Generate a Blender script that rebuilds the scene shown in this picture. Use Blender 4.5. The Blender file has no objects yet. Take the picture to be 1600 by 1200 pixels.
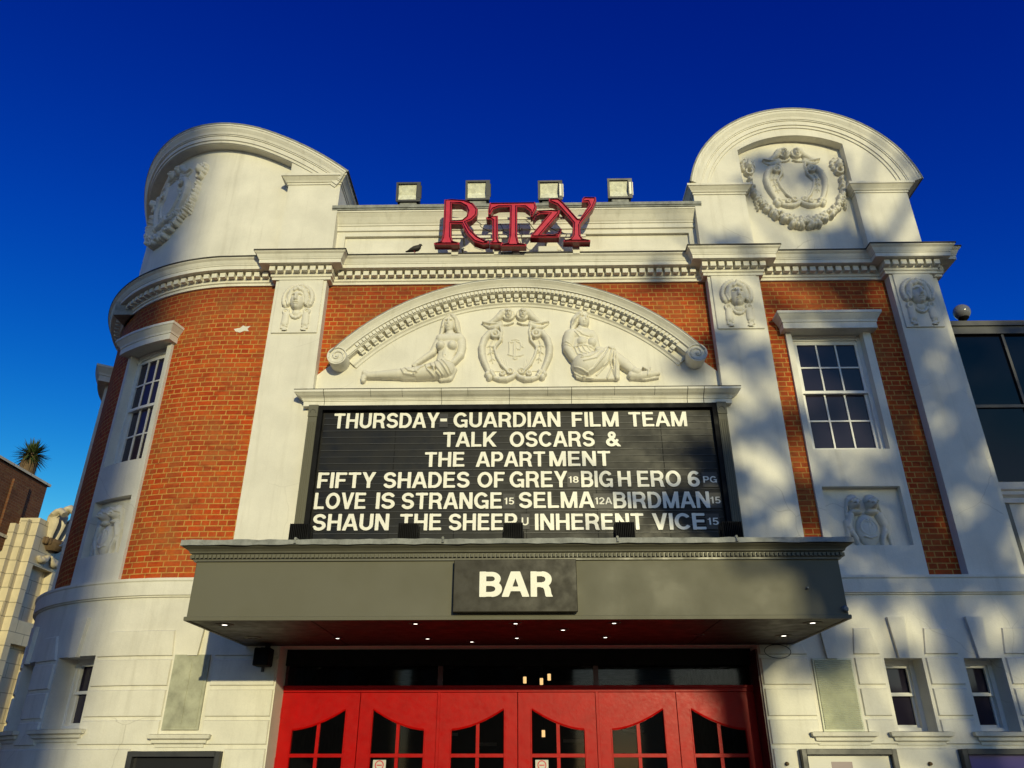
import bpy, bmesh, math, random
import numpy as np
from mathutils import Vector, Matrix
from mathutils.geometry import tessellate_polygon
rnd = random.Random(7)
PI = math.pi
scene = bpy.context.scene
# ------------------------------------------------------------------ camera, sky, sun, exposure
cam = bpy.data.cameras.new('camera'); cam.sensor_width = 36; cam.lens = 1185/1600*36
cam.clip_end = 3000; cam.clip_start = .05
co = bpy.data.objects.new('camera', cam); scene.collection.objects.link(co)
cX = Vector((.999837, .018067, -.000113)); cU = Vector((.008174, -.446732, .894630)); cF = Vector((-.016113, .894485, .446807))
mt = Matrix((cX, cU, -cF)).transposed().to_4x4(); mt.translation = (.105, -9.4, 1.6)
co.matrix_world = mt; scene.camera = co

SUN_AZ, SUN_EL = math.radians(15), math.radians(11.7)       # azimuth to the right of straight behind the camera
w = bpy.data.worlds.new('World'); scene.world = w; w.use_nodes = True
nt = w.node_tree; bg = nt.nodes['Background']
sky = nt.nodes.new('ShaderNodeTexSky'); sky.sky_type = 'NISHITA'; sky.sun_disc = False
sky.sun_elevation = SUN_EL; sky.sun_rotation = PI - SUN_AZ
sky.air_density = 1.0; sky.dust_density = 0.15; sky.ozone_density = 3.0; sky.altitude = 0
# the photograph's sky is deeply saturated away from the sun: darken the weaker red and green of the clear blue part
sp = nt.nodes.new('ShaderNodeSeparateColor'); cb_ = nt.nodes.new('ShaderNodeCombineColor'); nt.links.new(sky.outputs[0], sp.inputs[0])
for i, (a, p) in enumerate(((.0148, 6.0), (.128, 2.61), (.74, 1.30))):
    pw = nt.nodes.new('ShaderNodeMath'); pw.operation = 'POWER'; pw.inputs[1].default_value = p; nt.links.new(sp.outputs[i], pw.inputs[0])
    ml = nt.nodes.new('ShaderNodeMath'); ml.operation = 'MULTIPLY'; ml.inputs[1].default_value = a; nt.links.new(pw.outputs[0], ml.inputs[0])
    mn = nt.nodes.new('ShaderNodeMath'); mn.operation = 'MINIMUM'; nt.links.new(ml.outputs[0], mn.inputs[0]); nt.links.new(sp.outputs[i], mn.inputs[1]); nt.links.new(mn.outputs[0], cb_.inputs[i])
nt.links.new(cb_.outputs[0], bg.inputs['Color'])
bg.inputs['Strength'].default_value = .15
sl = bpy.data.lights.new('sun', 'SUN'); sl.energy = 3.35; sl.angle = math.radians(.53); sl.color = (1, .905, .53)
so = bpy.data.objects.new('sun', sl); scene.collection.objects.link(so)
sdir = Vector((-math.sin(SUN_AZ)*math.cos(SUN_EL), math.cos(SUN_AZ)*math.cos(SUN_EL), -math.sin(SUN_EL)))
so.rotation_euler = sdir.to_track_quat('-Z', 'Y').to_euler()
scene.view_settings.view_transform = 'Standard'; scene.view_settings.look = 'None'
scene.view_settings.exposure = 0.0; scene.view_settings.gamma = 1

# ------------------------------------------------------------------ materials
def mat(name, col, rough=.6, metal=0, spec=.5, emit=None, estr=0):
    m = bpy.data.materials.new(name); m.use_nodes = True
    b = m.node_tree.nodes['Principled BSDF']
    b.inputs['Base Color'].default_value = (*col, 1); b.inputs['Roughness'].default_value = rough
    b.inputs['Metallic'].default_value = metal; b.inputs['Specular IOR Level'].default_value = spec
    if emit: b.inputs['Emission Color'].default_value = (*emit, 1); b.inputs['Emission Strength'].default_value = estr
    return m
class NT:
    def __init__(s, m): s.m = m; s.t = m.node_tree; s.b = s.t.nodes['Principled BSDF']
    def n(s, kind, **kw):
        x = s.t.nodes.new('ShaderNode'+kind)
        for k, v in kw.items():
            if k in x.inputs: x.inputs[k].default_value = v
            else: setattr(x, k, v)
        return x
    def l(s, a, b): s.t.links.new(a, b)
    def pos(s, scale=(1, 1, 1)):
        g = s.n('NewGeometry'); mp = s.n('Mapping'); mp.inputs['Scale'].default_value = scale
        s.l(g.outputs['Position'], mp.inputs['Vector']); return mp.outputs[0]
    def noise(s, vec, scale, detail=4, rough=.55):
        x = s.n('TexNoise'); x.inputs['Scale'].default_value = scale; x.inputs['Detail'].default_value = detail; x.inputs['Roughness'].default_value = rough
        s.l(vec, x.inputs['Vector']); return x.outputs['Fac']
    def ramp(s, fac, *stops):
        r = s.n('ValToRGB'); e = r.color_ramp.elements
        while len(e) < len(stops): e.new(.5)
        for q, (p, c) in zip(e, stops): q.position = p; q.color = (*c, 1) if len(c) == 3 else c
        s.l(fac, r.inputs[0]); return r.outputs[0]
    def mix(s, fac, a, b, mode='MIX'):
        x = s.n('Mix', data_type='RGBA', blend_type=mode)
        if isinstance(fac, (int, float)): x.inputs[0].default_value = fac
        else: s.l(fac, x.inputs[0])
        for i, v in ((6, a), (7, b)):
            if isinstance(v, tuple): x.inputs[i].default_value = (*v, 1)
            else: s.l(v, x.inputs[i])
        return x.outputs[2]
    def bump(s, h, strength=.3, dist=.01):
        b = s.n('Bump'); b.inputs['Strength'].default_value = strength; b.inputs['Distance'].default_value = dist
        s.l(h, b.inputs['Height']); s.l(b.outputs[0], s.b.inputs['Normal']); return b
def grey(v): return (v, v, v)

def stucco(name, col, cracks=True, dirt=.5):
    m = mat(name, col, .62, spec=.35); N = NT(m)
    p = N.pos(); a = N.noise(p, 1.7, 6, .6); d = tuple(x*.84 for x in col)
    c = N.mix(N.ramp(a, (.35, grey(0)), (.7, grey(1))), d, col)
    st = N.noise(N.pos((7, 7, .55)), 1.0, 5, .65)                    # rain streaks
    c = N.mix(N.ramp(st, (.53, grey(0)), (.80, grey(dirt))), c, tuple(x*.62 for x in (col[0], col[1]*.97, col[2]*.9)))
    fine = N.noise(p, 60, 3, .7)
    c = N.mix(.10, c, N.ramp(fine, (.3, grey(.25)), (.7, grey(1))), 'MULTIPLY')
    hgt = fine
    if cracks:
        wv = N.n('TexNoise'); wv.inputs['Scale'].default_value = 3; N.l(p, wv.inputs['Vector'])
        vm = N.n('VectorMath', operation='MULTIPLY_ADD'); N.l(wv.outputs['Color'], vm.inputs[0]); vm.inputs[1].default_value = (.16,)*3; N.l(p, vm.inputs[2])
        vo = N.n('TexVoronoi', feature='DISTANCE_TO_EDGE'); vo.inputs['Scale'].default_value = .85; N.l(vm.outputs[0], vo.inputs['Vector'])
        line = N.ramp(vo.outputs['Distance'], (.0, grey(1)), (.0045, grey(0)))
        msk = N.ramp(N.noise(p, .6, 2), (.52, grey(0)), (.62, grey(.38)))
        k = N.n('Math', operation='MULTIPLY'); N.l(line, k.inputs[0]); N.l(msk, k.inputs[1])
        c = N.mix(k.outputs[0], c, (.2, .17, .12))
    N.l(c, N.b.inputs['Base Color'])
    big = N.noise(p, 5, 3, .5)
    ad = N.n('Math', operation='MULTIPLY_ADD'); N.l(big, ad.inputs[0]); ad.inputs[1].default_value = 2.0; N.l(hgt, ad.inputs[2])
    N.bump(ad.outputs[0], .22, .006)
    return m
M_white = stucco('white_painted_stucco', (.77, .735, .63))
M_trim = stucco('white_painted_moulding', (.77, .735, .63), cracks=False, dirt=.7)
M_relief = stucco('white_painted_plaster', (.75, .71, .60), cracks=False, dirt=.2)

def brick(name, c1, c2, mortar, bw=.225, rh=.075, tint=None):
    m = mat(name, c1, .8, spec=.25); N = NT(m)
    uv = N.n('UVMap'); bt = N.n('TexBrick'); bt.offset = .5; bt.offset_frequency = 2; bt.squash = .5; bt.squash_frequency = 2
    N.l(uv.outputs[0], bt.inputs['Vector'])
    for k, v in (('Color1', c1), ('Color2', c2), ('Mortar', mortar)): bt.inputs[k].default_value = (*v, 1)
    bt.inputs['Scale'].default_value = 1; bt.inputs['Mortar Size'].default_value = .0085; bt.inputs['Mortar Smooth'].default_value = .25
    bt.inputs['Bias'].default_value = -.1; bt.inputs['Brick Width'].default_value = bw; bt.inputs['Row Height'].default_value = rh
    p = N.pos()
    c = bt.outputs['Color']
    big = N.noise(p, 2.3, 5, .6)
    c = N.mix(N.ramp(big, (.38, grey(0)), (.68, grey(.55))), c, tint or (.30, .13, .035))
    vr = N.noise(N.pos((4.2, 4.2, 13)), 1.0, 2, .5); c = N.mix(N.ramp(vr, (.28, grey(.6)), (.42, grey(0))), c, tuple(q*.45 for q in c1)); c = N.mix(N.ramp(vr, (.58, grey(0)), (.72, grey(.5))), c, (c1[0]*1.1, c1[1]*1.9, c1[2]*1.8))
    sm = N.noise(p, 22, 4, .7)
    c = N.mix(.5, c, N.ramp(sm, (.25, grey(.45)), (.65, grey(1.0))), 'MULTIPLY')
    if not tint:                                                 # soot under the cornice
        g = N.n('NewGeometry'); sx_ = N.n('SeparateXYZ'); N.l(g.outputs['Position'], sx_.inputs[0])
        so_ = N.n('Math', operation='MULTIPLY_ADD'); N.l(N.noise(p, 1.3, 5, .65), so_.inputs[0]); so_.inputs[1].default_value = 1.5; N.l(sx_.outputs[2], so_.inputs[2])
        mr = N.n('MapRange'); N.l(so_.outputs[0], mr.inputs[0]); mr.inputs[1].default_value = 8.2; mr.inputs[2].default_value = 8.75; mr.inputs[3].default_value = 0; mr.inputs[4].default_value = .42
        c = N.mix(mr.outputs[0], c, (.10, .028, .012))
    pale = N.noise(N.pos((1, 1, 1.6)), 1.1, 6, .75)
    c = N.mix(N.ramp(pale, (.70, grey(0)), (.82, grey(.4))), c, (.42, .36, .28))   # pale lime bloom
    N.l(c, N.b.inputs['Base Color'])
    inv = N.n('Math', operation='SUBTRACT'); inv.inputs[0].default_value = 1; N.l(bt.outputs['Fac'], inv.inputs[1])
    ad = N.n('Math', operation='MULTIPLY_ADD'); N.l(sm, ad.inputs[0]); ad.inputs[1].default_value = .5; N.l(inv.outputs[0], ad.inputs[2])
    N.bump(ad.outputs[0], .7, .008)
    return m
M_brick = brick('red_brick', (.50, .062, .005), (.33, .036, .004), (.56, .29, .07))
M_brick2 = brick('brown_brick', (.20, .075, .03), (.14, .05, .022), (.20, .12, .07), tint=(.12, .05, .02))

def paint(name, col, rough=.45, var=.15, spec=.5, scale=3, bump=.05):
    m = mat(name, col, rough, spec=spec); N = NT(m); p = N.pos()
    a = N.noise(p, scale, 5, .65)
    c = N.mix(N.ramp(a, (.3, grey(0)), (.7, grey(1))), tuple(x*(1-var) for x in col), tuple(min(1, x*(1+var)) for x in col))
    N.l(c, N.b.inputs['Base Color'])
    r = N.ramp(N.noise(p, scale*2.3, 4), (.3, grey(rough*.8)), (.7, grey(min(1, rough*1.25)))); N.l(r, N.b.inputs['Roughness'])
    if bump: N.bump(N.noise(p, 14, 3), bump, .01)
    return m
M_grey = paint('grey_green_paint', (.122, .116, .082), .6, .04, .25, 1, 0)
M_greyd = paint('dark_grey_green_paint', (.105, .10, .075), .45, .12)
M_red = paint('glossy_red_paint', (.37, .0018, .0014), .36, .12, .14, 6, .14)
M_dkred = paint('dark_maroon_paint', (.07, .008, .01), .35, .2)
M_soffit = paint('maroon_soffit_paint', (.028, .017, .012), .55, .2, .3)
M_black = paint('black_paint', (.006, .006, .0065), .6, .2, .12)
M_iron = paint('dark_metal', (.03, .03, .032), .45, .25)
M_board = paint('black_sign_panel', (.006, .0055, .005), .42, .25, .25, 2, .05)
M_tile = mat('translucent_tile', (.045, .042, .04), .35, spec=.25)
M_letter = paint('cream_letter_plastic', (.80, .77, .66), .4, .05)
M_barpanel = paint('brown_sign_panel', (.026, .022, .014), .5, .2, .3, 4)
M_lead = paint('weathered_lead', (.24, .245, .225), .65, .35, .3, 9, .15)
M_dirt = paint('dark_flashing', (.045, .04, .03), .7, .4, .3, 8, 0)
M_crim = paint('crimson_sign_face', (.52, .028, .05), .35, .15, .5, 6)
M_crimd = paint('dark_crimson_sign_return', (.24, .008, .018), .3, .15, .5, 6)
M_tube = mat('dark_neon_tube', (.03, .004, .006), .1)
M_glass = mat('dark_glass', (.024, .020, .034), .05, spec=.35)
M_lglass = mat('lobby_glass', (.004, .004, .005), .04, spec=.5); M_lglass.node_tree.nodes['Principled BSDF'].inputs['Alpha'].default_value = .45
M_warm = mat('warm_pendant_lamp', (1, .7, .35), .4, emit=(1, .62, .25), estr=2)
M_glass2 = mat('tinted_curtain_glass', (.004, .004, .006), .08, spec=.28)
M_sash = paint('white_sash_paint', (.72, .70, .64), .4, .06)
M_louvre = paint('pale_green_louvre', (.56, .57, .43), .5, .12, .4, 8)
M_board2 = paint('weathered_green_board', (.36, .36, .265), .6, .3, .3, 5)
M_chrome = mat('lamp_reflector', (.70, .70, .62), .18, 1)
M_flglass = mat('spotlight_glass', (.25, .26, .22), .08)
M_refl = paint('dull_silver_reflector', (.66, .66, .52), .35, .25, .8, 14, .3)
M_lamp = mat('lit_lamp', (1, .95, .85), .3, emit=(1, .93, .8), estr=3.2)
M_globe = mat('grey_globe_glass', (.20, .20, .21), .15)
M_stone = paint('cream_faience_tile', (.58, .50, .34), .35, .12, .5, 2)
M_faience = paint('cream_faience', (.56, .48, .33), .4, .15, .5, 5)
M_leaf = paint('spiky_leaf', (.05, .075, .02), .5, .35)
M_bark = paint('fibrous_bark', (.13, .085, .045), .9, .35, .2, 12)
M_feather = paint('dark_feather', (.03, .025, .022), .6, .3)
M_asphalt = paint('asphalt', (.05, .05, .05), .85, .3, .3, 20)
M_paving = paint('paving_stone', (.095, .08, .062), .8, .2, .3, 1.5)
M_poster1 = mat('pale_poster', (.55, .53, .48), .25)
M_poster2 = mat('blue_poster', (.10, .07, .28), .2)
M_poster3 = mat('dark_poster', (.02, .02, .022), .2)
M_posterm = mat('poster_ink', (.20, .14, .16), .3)
# darker grout joints for faience tiles and paving
def jointed(m, bw, rh, ms, dark=.45):
    N = NT(m); src = N.b.inputs['Base Color'].links[0].from_socket
    uv = N.n('UVMap'); bt = N.n('TexBrick'); N.l(uv.outputs[0], bt.inputs['Vector'])
    bt.inputs['Scale'].default_value = 1; bt.inputs['Mortar Size'].default_value = ms; bt.inputs['Brick Width'].default_value = bw; bt.inputs['Row Height'].default_value = rh
    N.l(N.mix(bt.outputs['Fac'], src, N.mix(1.0, src, grey(dark), 'MULTIPLY')), N.b.inputs['Base Color'])
jointed(M_stone, .8, .36, .012)
jointed(M_paving, .6, .6, .006)

# ------------------------------------------------------------------ object helpers
COL = scene.collection
def link(name, me, m, parent=None):
    o = bpy.data.objects.new(name, me); COL.objects.link(o)
    if m:
        for q in (m if isinstance(m, (list, tuple)) else [m]): me.materials.append(q)
    if parent: 
        o.parent = parent; o.matrix_parent_inverse = Matrix.Translation(-world_loc(parent))
    return o
def world_loc(o):
    v = Vector((0, 0, 0))
    while o is not None:
        v += o.location + (o.matrix_parent_inverse.translation if o.parent else Vector((0, 0, 0))); o = o.parent
    return v
def tag(o, label, cat, group=None, kind=None):
    if label: o['label'] = label
    if cat: o['category'] = cat
    if group: o['group'] = group
    if kind: o['kind'] = kind
    return o
def thing(name, label, cat, loc=(0, 0, 0), group=None):
    o = bpy.data.objects.new(name, None); COL.objects.link(o); o.location = loc; o.empty_display_size = .2
    return tag(o, label, cat, group)

XC, RC, Y0 = -4.19, 2.9, .15        # the facade turns a rounded corner to the left of XC
AMAX = 1.70
def M(u, d, z):
    if u >= XC: return (u, Y0-d, z)
    a = (XC-u)/RC
    if a <= AMAX: return (XC-(RC+d)*math.sin(a), Y0+RC-(RC+d)*math.cos(a), z)
    e = (a-AMAX)*RC; s, c = math.sin(AMAX), math.cos(AMAX)
    return (XC-(RC+d)*s-e*c, Y0+RC-(RC+d)*c+e*s, z)
def ID(x, y, z): return (x, y, z)
def usteps(u0, u1, st=.13):
    if min(u0, u1) >= XC-1e-6: return [u0, u1]
    pts = [u0]
    if u0 < XC < u1:
        n = max(1, math.ceil((XC-u0)/st)); return [u0+(XC-u0)*i/n for i in range(n+1)]+[u1]
    n = max(1, math.ceil(abs(u1-u0)/st)); return [u0+(u1-u0)*i/n for i in range(n+1)]

class MB:
    def __init__(s): s.v = []; s.f = []; s.uv = []
    def quad(s, a, b, c, d, uv=None):
        n = len(s.v); s.v += [a, b, c, d]; s.f.append((n, n+1, n+2, n+3)); s.uv += uv or [(p[0], p[2]) for p in (a, b, c, d)]
    def poly(s, pts, uv=None):
        n = len(s.v); s.v += list(pts); s.f.append(tuple(range(n, n+len(pts)))); s.uv += uv or [(p[0], p[2]) for p in pts]
    def fbox(s, u0, u1, d0, d1, z0, z1, fm=M, st=.13):      # box in facade space
        us = usteps(u0, u1, st) if fm is M else [u0, u1]
        for a, b in zip(us[:-1], us[1:]):
            s.quad(fm(a, d1, z0), fm(b, d1, z0), fm(b, d1, z1), fm(a, d1, z1), [(a, z0), (b, z0), (b, z1), (a, z1)])
            s.quad(fm(b, d0, z0), fm(a, d0, z0), fm(a, d0, z1), fm(b, d0, z1))
            s.quad(fm(a, d1, z1), fm(b, d1, z1), fm(b, d0, z1), fm(a, d0, z1))
            s.quad(fm(a, d0, z0), fm(b, d0, z0), fm(b, d1, z0), fm(a, d1, z0))
        s.quad(fm(u0, d0, z0), fm(u0, d1, z0), fm(u0, d1, z1), fm(u0, d0, z1)); s.quad(fm(u1, d1, z0), fm(u1, d0, z0), fm(u1, d0, z1), fm(u1, d1, z1))
        return s
    def box(s, x0, x1, y0, y1, z0, z1):                      # world box
        f = lambda u, d, z: (u, -d, z)
        return s.fbox(x0, x1, -y1, -y0, z0, z1, f)
    def strip(s, u0, u1, lo, hi, d, fm=M, st=.1, rev=False): # face at depth d between two heights (functions of u)
        n = max(1, math.ceil(abs(u1-u0)/st)); us = [u0+(u1-u0)*i/n for i in range(n+1)]
        lo = lo if callable(lo) else (lambda u, q=lo: q); hi = hi if callable(hi) else (lambda u, q=hi: q)
        for a, b in zip(us[:-1], us[1:]):
            q = [fm(a, d, lo(a)), fm(b, d, lo(b)), fm(b, d, hi(b)), fm(a, d, hi(a))]; uv = [(a, lo(a)), (b, lo(b)), (b, hi(b)), (a, hi(a))]
            if rev: q.reverse(); uv.reverse()
            s.quad(*q, uv=uv)
        return s
    def ledge(s, u0, u1, zf, d0, d1, fm=M, st=.1, up=False): # surface between depths along z=zf(u)
        n = max(1, math.ceil(abs(u1-u0)/st)); us = [u0+(u1-u0)*i/n for i in range(n+1)]
        zf = zf if callable(zf) else (lambda u, q=zf: q)
        for a, b in zip(us[:-1], us[1:]):
            q = [fm(a, d0, zf(a)), fm(b, d0, zf(b)), fm(b, d1, zf(b)), fm(a, d1, zf(a))]
            if up: q.reverse()
            s.quad(*q)
        return s
    def side(s, u, d0, d1, z0, z1, fm=M, rev=False):
        q = [fm(u, d0, z0), fm(u, d1, z0), fm(u, d1, z1), fm(u, d0, z1)]
        if rev: q.reverse()
        s.quad(*q, uv=[(d0, z0), (d1, z0), (d1, z1), (d0, z1)] if not rev else [(d0, z1), (d1, z1), (d1, z0), (d0, z0)]); return s
    def prism(s, pts, d0, d1, fm=M, holes=()):               # polygon (u,z) pushed out from d0 to d1
        loops = [list(pts)]+[list(h) for h in holes]
        flat = [p for L in loops for p in L]
        tris = tessellate_polygon([[Vector((p[0], p[1], 0)) for p in L] for L in loops])
        for t in tris:
            a, b, c = (flat[i] for i in t)
            ar = (b[0]-a[0])*(c[1]-a[1])-(c[0]-a[0])*(b[1]-a[1])
            if ar < 0: b, c = c, b
            s.poly([fm(p[0], d1, p[1]) for p in (a, b, c)]); s.poly([fm(p[0], d0, p[1]) for p in (c, b, a)])
        for L in loops:
            for i in range(len(L)):
                a, b = L[i], L[(i+1) % len(L)]
                s.quad(fm(a[0], d0, a[1]), fm(b[0], d0, b[1]), fm(b[0], d1, b[1]), fm(a[0], d1, a[1]))
        return s
    def sweep(s, path, prof, fm=M, caps=True, st=.12):       # profile (e,z) swept along a path (u,d) with mitred corners
        n = len(path); mit = []
        for i in range(n):
            t0 = t1 = None
            if i > 0: dx, dy = path[i][0]-path[i-1][0], path[i][1]-path[i-1][1]; L = math.hypot(dx, dy); t0 = (dx/L, dy/L)
            if i < n-1: dx, dy = path[i+1][0]-path[i][0], path[i+1][1]-path[i][1]; L = math.hypot(dx, dy); t1 = (dx/L, dy/L)
            n0 = (-t0[1], t0[0]) if t0 else None; n1 = (-t1[1], t1[0]) if t1 else None
            if n0 and n1:
                k = 1+n0[0]*n1[0]+n0[1]*n1[1]; mit.append(((n0[0]+n1[0])/k, (n0[1]+n1[1])/k))
            else: mit.append(n0 or n1)
        for i in range(n-1):
            (ua, da), (ub, db) = path[i], path[i+1]
            ts = [0, 1]
            if min(ua, ub) < XC and abs(ub-ua) > 1e-6 and fm is M:
                us = usteps(min(ua, ub), max(ua, ub), st); ts = [(q-min(ua, ub))/abs(ub-ua) for q in us]
                if ua > ub: ts = [1-q for q in reversed(ts)]
            for t0, t1 in zip(ts[:-1], ts[1:]):
                def pt(t, e, z):
                    mu = mit[i][0]*(1-t)+mit[i+1][0]*t; md = mit[i][1]*(1-t)+mit[i+1][1]*t
                    return fm(ua+(ub-ua)*t+mu*e, da+(db-da)*t+md*e, z)
                for (e0, z0), (e1, z1) in zip(prof[:-1], prof[1:]):
                    s.quad(pt(t0, e0, z0), pt(t1, e0, z0), pt(t1, e1, z1), pt(t0, e1, z1))
        if caps:
            for i, rev in ((0, False), (n-1, True)):
                q = [fm(path[i][0]+mit[i][0]*e, path[i][1]+mit[i][1]*e, z) for e, z in prof]
                if rev: q.reverse()
                s.poly(q)
        return s
    def arc(s, uc, cz, prof, t0, t1, fm=M, st=.03, caps=True): # profile (r,d) swept round a vertical arc; t from vertical, + to the right
        n = max(2, math.ceil(abs(t1-t0)/st)); ts = [t0+(t1-t0)*i/n for i in range(n+1)]
        P = lambda t, r, d: fm(uc+r*math.sin(t), d, cz+r*math.cos(t))
        for a, b in zip(ts[:-1], ts[1:]):
            for (r0, d0), (r1, d1) in zip(prof[:-1], prof[1:]): s.quad(P(a, r0, d0), P(a, r1, d1), P(b, r1, d1), P(b, r0, d0))
        if caps:
            s.poly([P(t0, r, d) for r, d in prof][::-1]); s.poly([P(t1, r, d) for r, d in prof])
        return s
    def wall(s, u0, u1, z0, z1, holes, d, reveal=0, st=.2):  # wall face at depth d with rectangular holes and reveals going in
        us = sorted({round(q, 4) for q in [u0, u1]+[h[i] for h in holes for i in (0, 1)] if u0 <= q <= u1})
        zs = sorted({round(q, 4) for q in [z0, z1]+[h[i] for h in holes for i in (2, 3)] if z0 <= q <= z1})
        for a, b in zip(us[:-1], us[1:]):
            for lo, hi in zip(zs[:-1], zs[1:]):
                mu, mz = (a+b)/2, (lo+hi)/2
                if any(h[0] < mu < h[1] and h[2] < mz < h[3] for h in holes): continue
                sub = usteps(a, b, st)
                for p, q in zip(sub[:-1], sub[1:]): s.strip(p, q, lo, hi, d, st=9)
        if reveal:
            for h in holes:
                s.side(h[0], d-reveal, d, h[2], h[3], rev=True); s.side(h[1], d-reveal, d, h[2], h[3])
                s.ledge(h[0], h[1], h[3], d-reveal, d, st=.15); s.ledge(h[0], h[1], h[2], d-reveal, d, st=.15, up=True)
        return s
    def tube(s, pts, rad, seg=8, closed=False, cap=True, squash=None):
        pts = [Vector(p) for p in pts]; n = len(pts); rings = []
        for i in range(n):
            a = pts[i-1] if i > 0 else (pts[-1] if closed else pts[0]); b = pts[i+1] if i < n-1 else (pts[0] if closed else pts[-1])
            t = (b-a).normalized(); up = Vector((0, 0, 1)) if abs(t.z) < .9 else Vector((0, 1, 0))
            x = t.cross(up).normalized(); y = x.cross(t).normalized(); r = rad[i] if isinstance(rad, (list, tuple)) else rad
            rx, ry = r if isinstance(r, (list, tuple)) else (r, r)
            rings.append([tuple(pts[i]+x*(rx*math.cos(2*PI*k/seg))+y*(ry*math.sin(2*PI*k/seg))) for k in range(seg)])
        base = len(s.v)
        for R_ in rings: s.v += R_
        for i in range(n if closed else n-1):
            j = (i+1) % n
            for k in range(seg):
                q = (base+i*seg+k, base+i*seg+(k+1) % seg, base+j*seg+(k+1) % seg, base+j*seg+k); s.f.append(q); s.uv += [(0, 0)]*4
        if cap and not closed:
            s.f.append(tuple(base+k for k in reversed(range(seg)))); s.uv += [(0, 0)]*seg
            s.f.append(tuple(base+(n-1)*seg+k for k in range(seg))); s.uv += [(0, 0)]*seg
        return s
    def lathe(s, c, prof, seg=20, axis='z'):                 # profile (r,h)
        base = len(s.v); C_ = Vector(c)
        for r, h in prof:
            for k in range(seg):
                a = 2*PI*k/seg
                o = (r*math.cos(a), r*math.sin(a), h) if axis == 'z' else (r*math.cos(a), h, r*math.sin(a))
                s.v.append(tuple(C_+Vector(o)))
        for i in range(len(prof)-1):
            for k in range(seg):
                s.f.append((base+i*seg+k, base+i*seg+(k+1) % seg, base+(i+1)*seg+(k+1) % seg, base+(i+1)*seg+k)); s.uv += [(0, 0)]*4
        return s
    def build(s, name, m, parent=None, smooth=False, weld=True, bevel=0):
        me = bpy.data.meshes.new(name); me.from_pydata([tuple(p) for p in s.v], [], s.f)
        uvl = me.uv_layers.new(name='UVMap'); uvl.data.foreach_set('uv', np.array(s.uv, dtype=np.float32).ravel())
        if weld or bevel:
            bm = bmesh.new(); bm.from_mesh(me); bmesh.ops.remove_doubles(bm, verts=bm.verts, dist=1e-4)
            if bevel:
                ed = [e for e in bm.edges if len(e.link_faces) == 2 and e.calc_face_angle(0) > .6]
                bmesh.ops.bevel(bm, geom=ed, offset=bevel, segments=1, affect='EDGES', clamp_overlap=True)
            bm.to_mesh(me); bm.free()
        if smooth:
            me.polygons.foreach_set('use_smooth', [True]*len(me.polygons))
            try: me.set_sharp_from_angle(angle=math.radians(40))
            except Exception: pass
        me.update(); return link(name, me, m, parent)

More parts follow.
